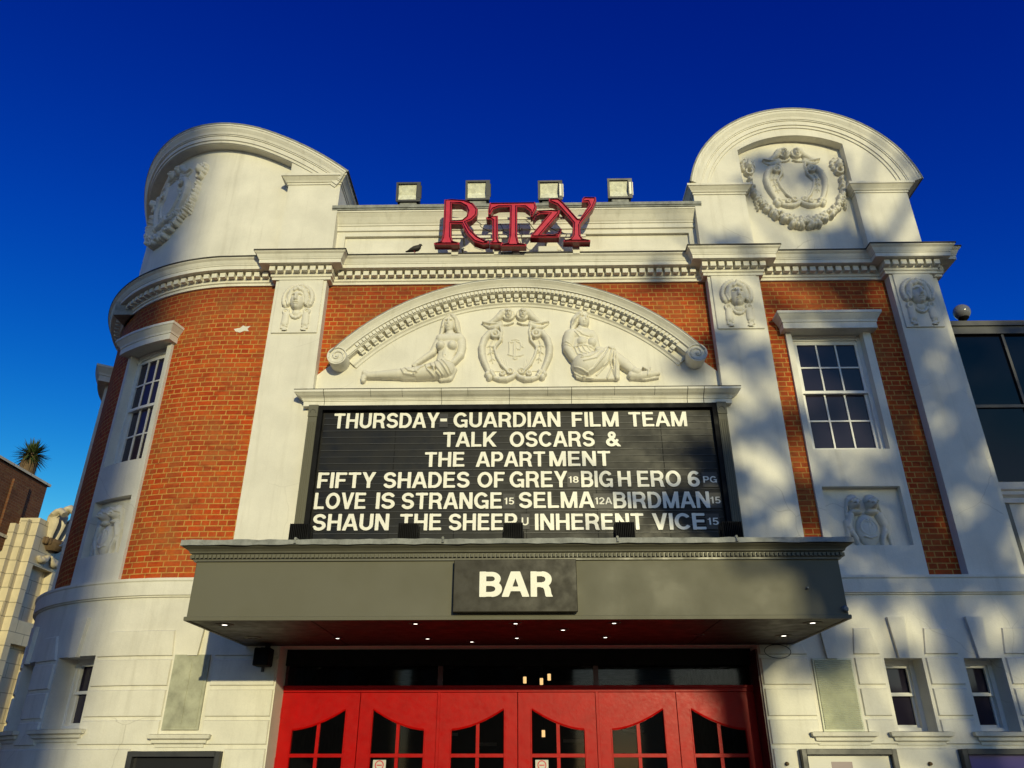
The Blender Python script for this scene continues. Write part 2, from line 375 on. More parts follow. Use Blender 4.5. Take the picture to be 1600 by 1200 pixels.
# bold sans lettering drawn from strokes: a distance field per glyph, cut into a solid letter
def GLYPHS(w):
    a = w/2; b = 1-a; x = w/2+.01
    L = lambda *p, w_=w: ('l', [(p[i], p[i+1]) for i in range(0, len(p), 2)], w_)
    def A(cx, cy, rx, ry, d0, d1, w_=w):
        n = max(6, int(abs(d1-d0)/12)); return ('l', [(cx+rx*math.cos(math.radians(d0+(d1-d0)*k/n)), cy+ry*math.sin(math.radians(d0+(d1-d0)*k/n))) for k in range(n+1)], w_)
    h = w*.88
    return {
    'A': (.74, [L(.035, -.1, .40-x*.3, 1.1), L(.705, -.1, .34+x*.3, 1.1), L(.18, .31, .56, .31, w_=h)]),
    'B': (.68, [L(x, 0, x, 1), L(.05, b, .38, b, w_=h), L(.05, .52, .40, .52, w_=h), L(.05, a, .40, a, w_=h), A(.38, (b+.52)/2, .19, (b-.52)/2, 95, -95, h), A(.40, (a+.52)/2, .20, (.52-a)/2, 95, -95, w)]),
    'C': (.73, [A(.385, .5, .30, b-.5, 38, 322)]),
    'D': (.71, [L(x, 0, x, 1), L(.05, b, .31, b, w_=h), L(.05, a, .31, a, w_=h), A(.31, .5, .31, b-.5, 94, -94)]),
    'E': (.63, [L(x, 0, x, 1), L(.05, b, .59, b, w_=h), L(.05, .515, .55, .515, w_=h), L(.05, a, .61, a, w_=h)]),
    'F': (.58, [L(x, 0, x, 1), L(.05, b, .57, b, w_=h), L(.05, .49, .50, .49, w_=h)]),
    'G': (.77, [A(.39, .5, .305, b-.5, 38, 312), L(.68, 0, .68, .50, w_=h), L(.42, .455, .75, .455, w_=h*.9)]),
    'H': (.70, [L(x, 0, x, 1), L(.70-x, 0, .70-x, 1), L(x, .515, .70-x, .515, w_=h)]),
    'I': (.19, [L(x, 0, x, 1)]),
    'K': (.71, [L(x, 0, x, 1), L(.10, .30, .69, 1.06), L(.26, .58, .68, -.06)]),
    'L': (.57, [L(x, 0, x, 1), L(.05, a, .56, a, w_=h)]),
    'M': (.86, [L(x, 0, x, 1, w_=w*.94), L(.86-x, 0, .86-x, 1, w_=w*.94), L(x+.01, 1.05, .43, -.03, w_=w*.94), L(.85-x, 1.05, .43, -.03, w_=w*.94)]),
    'N': (.71, [L(x, 0, x, 1), L(.71-x, 0, .71-x, 1), L(x-.02, 1.05, .73-x, -.05)]),
    'O': (.80, [A(.40, .5, .31, b-.5, 0, 360)]),
    'P': (.66, [L(x, 0, x, 1), L(.05, b, .38, b, w_=h), L(.05, .44, .38, .44, w_=h), A(.38, (b+.44)/2, .195, (b-.44)/2, 95, -95)]),
    'R': (.71, [L(x, 0, x, 1), L(.05, b, .40, b, w_=h), L(.05, .47, .40, .47, w_=h), A(.40, (b+.47)/2, .195, (b-.47)/2, 95, -95), L(.36, .47, .49, .43, .55, .30, .58, .08, .64, -.06)]),
    'S': (.66, [A(.33, (b+.5)/2, .235, (b-.5)/2, 15, 262), A(.33, (a+.5)/2, .245, (.5-a)/2, 98, -165), ]),
    'T': (.64, [L(0, b, .64, b, w_=h), L(.32, 0, .32, 1)]),
    'U': (.70, [L(x, 1, x, .34), L(.70-x, 1, .70-x, .34), A(.35, .35, .35-x, .35-a, 178, 362)]),
    'V': (.68, [L(.055, 1.1, .35, -.06), L(.625, 1.1, .33, -.06)]),
    'Y': (.69, [L(.045, 1.1, .345, .40), L(.645, 1.1, .345, .40), L(.345, 0, .345, .46)]),
    '6': (.60, [A(.30, .31, .215, .31-a, 0, 360), A(.345, .5, .26, b-.5, 48, 200)]),
    '8': (.60, [A(.30, (b+.53)/2, .185, (b-.53)/2, 0, 360), A(.30, (a+.53)/2, .215, (.53-a)/2, 0, 360)]),
    '1': (.42, [L(.28, 0, .28, 1), L(.06, .78, .28, .80, w_=h*.8)]),
    '5': (.60, [L(.14, b, .53, b, w_=h), L(.165, 1, .125, .45, w_=h), A(.29, .31, .225, .31-a+.02, 142, -150)]),
    '2': (.60, [A(.30, .69, .215, b-.69, 175, -35), L(.50, .62, .40, .46, .08, .10), L(.04, a, .57, a, w_=h)]),
    '&': (.74, [A(.32, .76, .135, b-.76, 0, 360, h), A(.28, .28, .20, .28-a, 75, 345, w), L(.19, .70, .72, -.04, w_=w*.95), L(.46, .66, .30, .50, w_=h), L(.46, .22, .62, .46, w_=h)]),
    '-': (.40, [L(0, .5, .40, .5, w_=1.0)]),
    ' ': (.3, [])}
def glyph_sdf(strokes, X, Y):
    S = np.full(X.shape, 9.0)
    for _, pts, w in strokes:
        n = len(pts); closed = n > 3 and math.dist(pts[0], pts[-1]) < 1e-4
        for i in range(n-1):
            (ax, ay), (bx, by) = pts[i], pts[i+1]; L = math.hypot(bx-ax, by-ay); dx, dy = (bx-ax)/L, (by-ay)/L
            t = (X-ax)*dx+(Y-ay)*dy; p = np.abs(-(X-ax)*dy+(Y-ay)*dx); o = np.maximum(-t, t-L)
            d_round = np.hypot(p, np.maximum(o, 0))-w/2
            d = d_round
            if i == 0 and not closed: d = np.where(t < 0, np.maximum(p-w/2, -t), d)
            if i == n-2 and not closed: d = np.where(t > L, np.maximum(p-w/2, t-L), d)
            S = np.minimum(S, d)
    return np.maximum(S, np.abs(Y-.5)-.5)
def text(name, body, x0, x1, z0, z1, y, depth, m, parent, weight=.17, gap=.075, res=40):
    G = GLYPHS(weight); tot = sum(G[c][0] for c in body)+gap*(len(body)-1); mb = MB(); off = 0
    sx, sz = (x1-x0)/tot, z1-z0
    for ch in body:
        wd, st = G[ch]; nx, ny = int(wd*res)+3, res+3
        gx = np.linspace(-.03, wd+.03, nx); gy = np.linspace(-.02, 1.02, ny); X, Y = np.meshgrid(gx, gy); S = glyph_sdf(st, X, Y)
        P = lambda a, b, d: (x0+(off+a)*sx, y-d, z0+b*sz)
        ins = S < 0
        for j in range(ny-1):
            i = 0
            while i < nx-1:
                q = (ins[j, i], ins[j, i+1], ins[j+1, i+1], ins[j+1, i])
                if not any(q): i += 1; continue
                if all(q):
                    k = i
                    while k+1 < nx-1 and ins[j, k+2] and ins[j+1, k+2]: k += 1
                    mb.quad(P(gx[i], gy[j], depth), P(gx[k+1], gy[j], depth), P(gx[k+1], gy[j+1], depth), P(gx[i], gy[j+1], depth)); i = k+1; continue
                cs = [(i, j), (i+1, j), (i+1, j+1), (i, j+1)]; poly = []; edge = []
                for k in range(4):
                    (ai, aj), (bi, bj) = cs[k], cs[(k+1) % 4]; sa, sb = S[aj, ai], S[bj, bi]
                    if sa < 0: poly.append((gx[ai], gy[aj]))
                    if (sa < 0) != (sb < 0):
                        t = sa/(sa-sb); e = (gx[ai]+(gx[bi]-gx[ai])*t, gy[aj]+(gy[bj]-gy[aj])*t); poly.append(e); edge.append(e)
                if len(poly) > 2: mb.poly([P(a, b, depth) for a, b in poly])
                if len(edge) == 2: mb.quad(P(*edge[0], 0), P(*edge[1], 0), P(*edge[1], depth), P(*edge[0], depth))
                i += 1
        off += wd+gap
    return mb.build(name, m, parent, weld=False)

# carved relief: a height field raised from many rounded strokes, blended smoothly and laid on the facade
def relief(name, prims, box, m, parent, d0, res=.008, fm=M, blend=.007, gain=1.0):
    x0, x1, z0, z1 = box; nx, nz = int((x1-x0)/res)+2, int((z1-z0)/res)+2
    X, Z = np.meshgrid(np.linspace(x0, x1, nx), np.linspace(z0, z1, nz)); H = np.zeros_like(X); acc = {}
    for p in prims:
        k = p[0]; B = p[-1] if isinstance(p[-1], str) else ''
        if k == 'c':       # tapered stroke x1,z1,r1,x2,z2,r2, base height, roundness
            _, ax, az, ar, bx, bz, br, hc, s = p[:9]
            dx, dz = bx-ax, bz-az; L2 = dx*dx+dz*dz+1e-9
            t = np.clip(((X-ax)*dx+(Z-az)*dz)/L2, 0, 1); r = ar+(br-ar)*t
            q = 1-((X-ax-t*dx)**2+(Z-az-t*dz)**2)/(r*r)
            hb = hc if not isinstance(hc, tuple) else hc[0]+(hc[1]-hc[0])*t
            h = np.where(q > 0, hb+s*r*np.sqrt(np.maximum(q, 0)), 0)
        elif k == 'e':     # ellipsoid x,z,rx,rz,base height,height
            _, ax, az, rx, rz, hc, s = p[:7]
            q = 1-((X-ax)/rx)**2-((Z-az)/rz)**2; h = np.where(q > 0, hc+s*np.sqrt(np.maximum(q, 0)), 0)
        elif k == 'r':     # ring
            _, ax, az, R_, r, hc, s = p[:7]
            q = 1-((np.hypot(X-ax, Z-az)-R_)/r)**2; h = np.where(q > 0, hc+s*r*np.sqrt(np.maximum(q, 0)), 0)
        elif k == 'p':     # flat slab polygon
            pts, hh = p[1], p[2]; ins = np.zeros(X.shape, bool); n = len(pts)
            for i in range(n):
                (ax, az), (bx, bz) = pts[i], pts[(i+1) % n]
                c_ = ((az > Z) != (bz > Z)) & (X < (bx-ax)*(Z-az)/((bz-az) or 1e-9)+ax); ins ^= c_
            h = np.where(ins, hh, 0)
        if 'cut' in B: H = np.where(h > 0, np.maximum(H-1.5*h, .003*(H > 0)), H); continue
        if B.startswith('add'): acc[B] = np.maximum(acc.get(B, 0), h); continue
        e = np.clip(.5+.5*(h-H)/blend, 0, 1); sm = H*(1-e)+h*e+blend*e*(1-e)
        H = np.where((h > 0) & (H > 0), sm, np.maximum(H, h))
    for a_ in acc.values(): H = np.where(H > 0, H+a_, H)
    H = H*gain; on = H > 1e-5; idx = -np.ones(X.shape, int); V = []; F = []
    cell = on[:-1, :-1] | on[1:, :-1] | on[:-1, 1:] | on[1:, 1:]
    use = np.zeros(X.shape, bool); use[:-1, :-1] |= cell; use[1:, :-1] |= cell; use[:-1, 1:] |= cell; use[1:, 1:] |= cell
    js, is_ = np.nonzero(use); idx[js, is_] = np.arange(len(js))
    for j, i in zip(js, is_): V.append(fm(float(X[j, i]), d0+(float(H[j, i]) if on[j, i] else -.006), float(Z[j, i])))
    cj, ci = np.nonzero(cell)
    for j, i in zip(cj, ci): F.append((int(idx[j, i]), int(idx[j, i+1]), int(idx[j+1, i+1]), int(idx[j+1, i])))
    me = bpy.data.meshes.new(name); me.from_pydata(V, [], F); me.polygons.foreach_set('use_smooth', [True]*len(F)); me.update()
    return link(name, me, m, parent)
GRP = [0]
class Canvas:            # turns drawing coordinates into metres and collects strokes
    def __init__(s, ox, oz, kx, kz, mirror=None): s.o = (ox, oz, kx, kz); s.p = []; s.mir = mirror
    def x(s, a): return s.o[0]+a*s.o[2]
    def z(s, b): return s.o[1]-b*s.o[3]
    def r(s, r): return r*(s.o[2]+s.o[3])/2
    def _both(s, f):
        f(lambda a: a)
        if s.mir is not None: f(lambda a: 2*s.mir-a)
    def stroke(s, pts, h=.02, k=1.0, mode='', both=True):
        def go(fx):
            GRP[0] += 1; tg = mode+'#%d' % GRP[0] if mode else ''
            for a, b in zip(pts[:-1], pts[1:]):
                ha = a[3] if len(a) > 3 else h; hb = b[3] if len(b) > 3 else h
                q = ('c', s.x(fx(a[0])), s.z(a[1]), s.r(a[2]), s.x(fx(b[0])), s.z(b[1]), s.r(b[2]), (ha, hb), k)
                s.p.append(q+((tg,) if tg else ()))
        s._both(go) if both else go(lambda a: a)
    def ell(s, a, b, rx, rz, h, hh, mode='', both=True):
        def go(fx): GRP[0] += 1; s.p.append(('e', s.x(fx(a)), s.z(b), rx*s.o[2], rz*s.o[3], h, hh)+((mode+'#%d' % GRP[0],) if mode else ()))
        s._both(go) if both else go(lambda a: a)
    def ring(s, a, b, R_, r, h=.01, k=1, both=True):
        def go(fx): s.p.append(('r', s.x(fx(a)), s.z(b), s.r(R_), s.r(r), h, k))
        s._both(go) if both else go(lambda a: a)
    def poly(s, pts, h): s.p.append(('p', [(s.x(a), s.z(b)) for a, b in pts], h))
# ================================================================== ground
g = MB(); g.box(-150, 150, -200, 150, -.6, -.13); tag(g.build('road', M_asphalt), 'dark asphalt road in front of the cinema', 'road', kind='structure')
g = MB(); g.box(-13.9, 40, -14, 60, -.5, 0); tag(g.build('pavement', M_paving), 'pale paving slabs in front of the cinema doors', 'pavement', kind='structure')

# ================================================================== the cinema
B = thing('cinema_building', 'red brick cinema with white painted pilasters, curved gables and a rounded left corner', 'cinema', (0, .15, 0))
UL = XC-RC*AMAX-3.0                                           # far end of the wall round the corner
ZB, ZE = 3.63, 8.05                                           # top of the band, underside of the entablature
# windows of the upper floor: (surround u0,u1, jamb)
W1 = (-6.03, -5.08); W2 = (-8.22, -7.27); WR = (3.87, 5.08)
HOLES = [(q[0]+.08, q[1]-.08 if q is not WR else 4.97, 5.34, 7.15) for q in (W1, W2, WR)]
HOLES2 = [(q[0]+.10, q[1]-.10, 4.045, 4.82) for q in (W1, W2, WR)]
bw = MB(); bw.wall(UL, 6.28, ZB-.1, ZE+.1, HOLES+HOLES2, 0, 0)
bw.side(6.28, 0, -6, -1, 8.1); bw.build('brick_wall', M_brick, B)
pp = MB(); pp.prism([(-4.13, 7.27), (-4.06, 7.25), (-4.0, 7.28), (-3.93, 7.27), (-3.96, 7.31), (-3.92, 7.36), (-3.99, 7.35), (-4.03, 7.37), (-4.07, 7.33), (-4.16, 7.31)], 0, .004); pp.build('paint_patch', M_white, B)
# ---- ground floor
DG = .135
GH = [(-2.82, 2.82, 0, 2.84), (4.27, 4.71, 1.91, 2.69), (5.19, 5.63, 1.91, 2.69), (6.15, 6.6, 1.91, 2.69),
      (-5.68, -5.06, 1.95, 2.76), (-6.86, -6.24, 1.95, 2.76), (-8.1, -7.5, 1.95, 2.76)]
gf = MB(); gf.wall(UL, 9.5, 0, 3.44, GH, DG, .36); gf.side(9.5, -6, DG, 0, 3.44)
gfl = gf.build('ground_floor_wall', M_white, B)
def frustum(mb, u0, u1, z0, z1, d0, d1, c=.012, tl=None, tr=None):
    a0, a1, b0, b1 = u0, u1, (tl if tl is not None else u0), (tr if tr is not None else u1)
    n = max(1, math.ceil(abs(u1-u0)/.15)) if u0 < XC else 1
    for i in range(n):
        s, t = i/n, (i+1)/n
        L = lambda q, z, e: ((a0+(a1-a0)*q)*(1-(z-z0)/(z1-z0))+(b0+(b1-b0)*q)*((z-z0)/(z1-z0)))
        ci, cj = (c if i == 0 else 0), (c if i == n-1 else 0)
        P = lambda q, z, cc, d: M(L(q, z, 0)+cc, d, z)
        mb.quad(P(s, z0+c, ci, d1), P(t, z0+c, -cj, d1), P(t, z1-c, -cj, d1), P(s, z1-c, ci, d1))
        mb.quad(P(s, z0, 0, d0), P(t, z0, 0, d0), P(t, z0+c, -cj, d1), P(s, z0+c, ci, d1))
        mb.quad(P(s, z1-c, ci, d1), P(t, z1-c, -cj, d1), P(t, z1, 0, d0), P(s, z1, 0, d0))
        if i == 0: mb.quad(P(s, z0, 0, d0), P(s, z0+c, ci, d1), P(s, z1-c, ci, d1), P(s, z1, 0, d0))
        if i == n-1: mb.quad(P(t, z0+c, -cj, d1), P(t, z0, 0, d0), P(t, z1, 0, d0), P(t, z1-c, -cj, d1))
rows = [(2.73, 3.03), (2.40, 2.70), (2.07, 2.365), (1.78, 2.04)]
segs = [(2.83, 3.39, 0, -.11), (3.92, 4.235, .05, -.06), (4.745, 5.14, .05, -.05), (5.665, 6.10, .05, -.05), (6.63, 7.3, .05, -.05), (7.34, 9.4, 0, 0),
        (-3.59, -2.83, .12, 0), (-5.03, -4.08, .09, -.03), (-6.21, -5.71, .09, -.09), (-7.47, -6.89, .09, -.09)]
for a, b, tl, tr in segs:
    for i, (z0, z1) in enumerate(rows):
        rb = MB(); frustum(rb, a, b, z0, z1, DG-.004, .157, tl=a+(tl if i == 0 else 0), tr=b+(tr if i == 0 else 0)); rb.build('rusticated_block', M_white, gfl)
pb = [(2.83, 3.10), (4.17, 4.85), (5.92, 9.4), (-3.3, -2.83), (-8.6, -4.35)]
for a, b in pb: rb = MB(); frustum(rb, a, b, .95, 1.745, DG-.004, .157); rb.build('rusticated_block', M_white, gfl)
for uc, dz in ((3.66, 0), (4.49, 0), (5.41, 0), (6.37, 0), (-3.84, .05), (-5.37, .06), (-6.55, .06), (-7.8, .06)):
    k = MB(); k.prism([(uc-.058, 2.685+dz), (uc+.058, 2.685+dz), (uc+.10, 3.15+dz), (uc-.10, 3.15+dz)], DG-.01, .185); k.build('keystone', M_white, gfl)
# entrance reveals get maroon paint on the right jamb
db = MB(); db.fbox(2.80, 2.83, -.36, DG-.03, 0, 2.80); db.build('painted_jamb', M_dkred, B)
# ---- string band above the ground floor
bd = MB(); bd.sweep([(UL, .10), (9.5, .10)], [(0, 3.40), (.055, 3.42), (.055, 3.435), (.075, 3.44), (.078, 3.60), (.09, 3.615), (.09, 3.645), (-.14, 3.66)]); bd.build('string_band', M_trim, B)

def sill(u0, u1, zt, parent, name='sill'):
    s = MB(); s.sweep([(u0+.06, DG-.02), (u0+.06, DG), (u1-.06, DG), (u1-.06, DG-.02)], [(0, zt-.13), (.015, zt-.13), (.02, zt-.10), (.05, zt-.085), (.055, zt-.055), (.09, zt-.04), (.10, zt), (-.02, zt+.01)], caps=False)
    s.ledge(u0-.02, u1+.02, zt+.004, -.10, DG+.095, st=.15, up=True); return s.build(name, M_trim, parent)
def low_window(u0, u1, z0, z1, label=None):
    f = MB(); D = -.21; fw = .05
    f.fbox(u0, u0+fw, D, D+.10, z0, z1); f.fbox(u1-fw, u1, D, D+.10, z0, z1); f.fbox(u0+fw, u1-fw, D, D+.097, z1-.05, z1); f.fbox(u0+fw, u1-fw, D, D+.097, z0, z0+.05)
    zm = (z0+z1)/2+.02
    o = f.build('window', M_sash, B)
    s = MB(); a, b = u0+fw+.001, u1-fw-.001
    for lo, hi, d in ((zm-.02, z1-.051, D+.035), (z0+.051, zm+.02, D+.002)):
        s.fbox(a, a+.026, d, d+.035, lo, hi); s.fbox(b-.026, b, d, d+.035, lo, hi); s.fbox(a+.026, b-.026, d, d+.033, hi-.03, hi); s.fbox(a+.026, b-.026, d, d+.033, lo, lo+.03)
    s.build('sash', M_sash, o)
    g_ = MB(); g_.strip(a, b, z0+.05, z1-.05, D+.012, st=.15); g_.build('pane', M_glass, o)
    bk = MB(); bk.strip(u0-.1, u1+.1, z0-.1, z1+.1, D-.03, st=.15); bk.build('blackout_board', M_black, o)
    sill(u0-.09, u1+.09, z0-.005, o); return o
for h in GH[1:]: low_window(*h)
# blind windows
p = MB(); p.fbox(3.43, 3.885, DG+.005, .158, 1.912, 2.688)
for k in range(36): z = 1.935+k*.0205; p.quad((3.45, Y0-.163, z), (3.865, Y0-.163, z), (3.865, Y0-.176, z+.013), (3.45, Y0-.176, z+.013)); p.quad((3.45, Y0-.176, z+.013), (3.865, Y0-.176, z+.013), (3.865, Y0-.163, z+.0195), (3.45, Y0-.163, z+.0195))
o = p.build('louvre_panel', M_louvre, B); o['label'] = 'pale green slatted panel filling a window opening'
sill(3.31, 3.97, 1.905, o)
p = MB(); p.fbox(-4.05, -3.63, DG+.004, .165, 1.935, 2.745); p.fbox(-4.02, -3.66, .165, .172, 1.965, 2.715); p.fbox(-3.86, -3.83, .172, .178, 2.0, 2.66)
o = p.build('boarded_panel', M_board2, B); o['label'] = 'stained grey green board over a window opening'
sill(-4.14, -3.50, 1.885, o)

# ---- pilasters with carved heads
def plaque_prims(uc, zc):
    C = Canvas(uc-.80, zc+1.02, .00118, .00136, mirror=678)
    # hair arch
    arc_ = [(690+q*math.cos(t), 690-170*math.sin(t)) for q, t in [(165, math.radians(a)) for a in range(-25, 91, 12)]]
    C.stroke([(x, y, 26) for x, y in arc_], .012, .8)
    C.stroke([(700, 575, 40), (760, 610, 38), (785, 680, 30), (780, 745, 24)], .02, .9)
    C.stroke([(735, 590, 16), (800, 650, 14), (812, 720, 14), (790, 770, 16)], .03, .9)
    C.ell(820, 770, 36, 30, .0, .028)
    C.ell(678, 715, 92, 122, .01, .075, both=False)
    C.ell(678, 800, 46, 42, .01, .072, both=False)
    C.stroke([(678, 668, 11), (678, 735, 23)], .006, .9, 'add', both=False); C.stroke([(702, 664, 9), (722, 656, 10), (742, 664, 8)], .004, .8, 'add')
    C.ell(718, 682, 22, 12, .0, .016, 'cut'); 
    C.ell(718, 684, 13, 7, 0, .010, 'add')
    C.stroke([(652, 766, 9), (704, 766, 9)], .003, .9, 'add', both=False); C.stroke([(658, 786, 10), (698, 786, 10)], .003, .9, 'add', both=False); C.ell(678, 776, 28, 5, 0, .012, 'cut', both=False)
    C.stroke([(640, 600, 22), (678, 575, 24), (716, 600, 22)], .055, .8, both=False)
    C.ell(678, 860, 55, 45, 0, .03, both=False)
    C.stroke([(600, 870, 14), (640, 915, 18), (678, 925, 20), (716, 915, 18), (756, 870, 14)], .008, .8, both=False)
    C.ring(808, 845, 30, 14, .008, 1.0); C.ell(808, 845, 14, 14, 0, .028)
    C.stroke([(800, 890, 42), (805, 990, 44)], .004, .45)
    C.stroke([(775, 1030, 12), (830, 1000, 12), (840, 1050, 10), (770, 1070, 12), (840, 1100, 12), (765, 1120, 12), (800, 1165, 16), (760, 1180, 12)], .006, .9)
    C.stroke([(800, 900, 34), (800, 1170, 20)], .004, .3)
    return C.p
pil = []
for u0, u1, lab in ((-3.59, -2.83, 'white pilaster left of the film board'), (2.83, 3.59, 'white pilaster right of the film board'), (5.50, 6.135, 'white pilaster at the far right end')):
    s = MB(); s.fbox(u0, u1, -.02, .15, ZB, ZE+.06); o = s.build('pilaster', M_white, B); o['label'] = lab
    a, b = (u0+.045, u1-.045)
    s = MB(); s.fbox(a, b, .148, .172, 7.14, ZE-.0); q = s.build('plaque', M_white, o, bevel=.006)
    pr = plaque_prims((u0+u1)/2, 7.62)
    relief('carved_head', pr, ((u0+u1)/2-.30, (u0+u1)/2+.30, 7.17, 8.05), M_relief, o, .171, .006, gain=1.45)
s = MB(); s.fbox(6.135, 6.25, -.02, .06, ZB, ZE); s.build('side_pier', M_white, B)

# ---- entablature
EP = [(UL, 0), (-3.62, 0), (-3.62, .15), (-2.80, .15), (-2.80, 0), (2.80, 0), (2.80, .15), (3.62, .15), (3.62, 0), (5.47, 0), (5.47, .15), (6.165, .15), (6.165, .06), (6.29, .06), (6.29, -5)]
EPROF = [(-.05, ZE), (.03, ZE), (.03, ZE+.04), (.05, ZE+.05), (.05, ZE+.085), (.06, ZE+.09), (.06, ZE+.185), (.20, ZE+.19), (.20, ZE+.25), (.21, ZE+.255), (.21, ZE+.265), (.222, ZE+.285), (.24, ZE+.325), (.268, ZE+.35), (.272, ZE+.372)]
s = MB(); s.sweep(EP, EPROF); en = s.build('entablature', M_trim, B, smooth=False)
s = MB(); s.sweep(EP, [(.265, ZE+.3735), (.279, ZE+.364), (.279, ZE+.388), (.0, ZE+.43), (-.12, ZE+.55)]); s.build('lead_flashing', M_dirt, en)
for (ua, da), (ub, db) in zip(EP[:-1], EP[1:]):
    if abs(db-da) > 1e-6: continue
    L = ub-ua; e0 = .06 if (da > .1) else -.05
    n = max(1, round((L+2*e0-.05)/.128))
    for k in range(n+1 if da > .1 else n):
        if da > .1:
            if n < 1: continue
            c = ua-e0+.045+(L+2*e0-.09)*k/n
        else: c = ua+.10+(L-.2)*(k+.5)/n
        if c < -8.6: continue
        s = MB(); s.fbox(c-.041, c+.041, da+.055, da+.135, ZE+.10, ZE+.178, st=.5); s.build('dentil', M_trim, en)

# ---- tympanum, segmental arch and its base cornice
RA, CA, TA = 3.44, 4.53, math.radians(47.5)
tf = lambda u: CA+math.sqrt(max(0, (RA-.08)**2-u*u)) if abs(u) < 2.62 else 6.62
s = MB(); s.strip(-2.83, -2.62, 6.0, lambda u: 6.52+.19*(u+2.83)/.21, .034, st=.3); s.strip(-2.62, 2.62, 6.0, lambda u: CA+math.sqrt((RA-.08)**2-u*u), .034, st=.12); s.strip(2.62, 2.83, 6.0, lambda u: 6.71-.19*(u-2.62)/.21, .034, st=.3)
s.ledge(-2.83, -2.62, lambda u: 6.52+.19*(u+2.83)/.21, 0, .034, st=.3, up=True); s.ledge(2.62, 2.83, lambda u: 6.71-.19*(u-2.62)/.21, 0, .034, st=.3, up=True)
ty = s.build('tympanum', M_white, B)
AP = [(RA, -.01), (RA, .285), (RA-.025, .285), (RA-.03, .278), (RA-.06, .25), (RA-.10, .225), (RA-.115, .222), (RA-.12, .205), (RA-.125, .19), (RA-.185, .185), (RA-.185, .165), (RA-.192, .16), (RA-.195, .075), (RA-.285, .07), (RA-.285, .085), (RA-.30, .085), (RA-.32, .06), (RA-.345, .052), (RA-.355, .03)]
s = MB(); s.arc(0, CA, AP, -TA, TA, st=.02); ar = s.build('segmental_arch', M_trim, B)
s = MB(); s.arc(0, CA, [(RA+.001, .0), (RA+.004, .288), (RA-.012, .2885), (RA-.012, .2855)], -TA-.04, TA+.04, st=.02, caps=False); s.build('lead_flashing', M_lead, ar)
def arcbox(mb, t, w, r0, r1, d0, d1):
    a = .5*w/r1; P = lambda q, r, d: M(r*math.sin(q), d, CA+r*math.cos(q)); v = [P(q, r, d) for q in (t-a, t+a) for r in (r0, r1) for d in (d0, d1)]
    for f in ((0, 1, 3, 2), (4, 6, 7, 5), (0, 4, 5, 1), (2, 3, 7, 6), (1, 5, 7, 3), (0, 2, 6, 4)): mb.quad(*[v[i] for i in f])
n = 84; TM = math.radians(43.5)
for k in range(n+1): s = MB(); arcbox(s, -TM+2*TM*k/n, .042, RA-.178, RA-.128, .18, .212); s.build('tooth', M_trim, ar)
n = 42
for k in range(n+1):
    t = -TM+2*TM*k/n; s = MB(); arcbox(s, t, .066, RA-.255, RA-.1955, .072, .158); arcbox(s, t, .058, RA-.283, RA-.2545, .072, .125); arcbox(s, t, .03, RA-.245, RA-.215, .1575, .166)
    s.build('modillion', M_trim, ar)
for sg in (-1, 1):                                              # end scrolls
    cx, cz, r = sg*2.515, 6.70, .137; s = MB()
    f = lambda x, y, z: (cx+x, Y0-y, cz+z)
    n = 40
    for k in range(n):
        a, b = 2*PI*k/n, 2*PI*(k+1)/n; P = lambda q, rr, d: f(rr*math.cos(q), d, rr*math.sin(q))
        s.quad(P(a, r, .03), P(b, r, .03), P(b, r, .285), P(a, r, .285)); s.quad(P(a, r-.013, .285), P(a, r, .285), P(b, r, .285), P(b, r-.013, .285))
        s.quad(P(a, r-.013, .285), P(b, r-.013, .285), P(b, r-.016, .262), P(a, r-.016, .262)); s.quad(P(a, .002, .262), P(a, r-.016, .262), P(b, r-.016, .262), P(b, .002, .262))
    sc = s.build('scroll', M_trim, B, smooth=True)
    pts = []
    for k in range(46):
        q = k/45; a = (PI/2 if sg < 0 else PI/2)+sg*(-1)*(q*3.3*PI); rr = r*(.90*(1-q)**.75+.08); pts.append(f(rr*math.cos(a), .268, rr*math.sin(a)))
    s = MB(); s.tube(pts, [.018*(1-.35*k/45) for k in range(46)], 8); s.lathe(f(0, .258, 0), [(.0, -.03), (.02, -.028), (.026, -.01), (.026, .0)], 12, 'y'); s.build('spiral', M_trim, sc, smooth=True)
CP = [(0, 5.935), (.10, 5.935), (.10, 6.0), (.112, 6.003), (.112, 6.018), (.122, 6.02), (.122, 6.03), (.135, 6.045), (.17, 6.065), (.20, 6.09), (.215, 6.10), (.215, 6.13), (-.15, 6.145)]
s = MB(); s.sweep([(-2.80, .14), (-2.80, .15), (2.80, .15), (2.80, .14)], CP); tc = s.build('sign_cornice', M_trim, B)
s = MB(); s.sweep([(-2.80, .14), (-2.80, .15), (2.80, .15), (2.80, .14)], [(.19, 6.131), (.219, 6.132), (.219, 6.141), (.10, 6.142)]); s.build('dark_edge', M_dirt, tc)
for u, w_ in ((-2.62, .007), (-1.98, .004), (-1.55, .004), (-1.02, .006), (-.66, .004), (-.1, .006), (.42, .004), (.74, .007), (1.32, .004), (1.86, .005), (2.30, .008), (2.52, .009)):
    s = MB(); s.sweep([(u, .1515), (u+w_, .1515)], [q for q in CP if q[1] > (5.93 if w_ > .0055 else 6.04)][:-1], caps=False); s.build('drip_stain', M_dirt, tc)

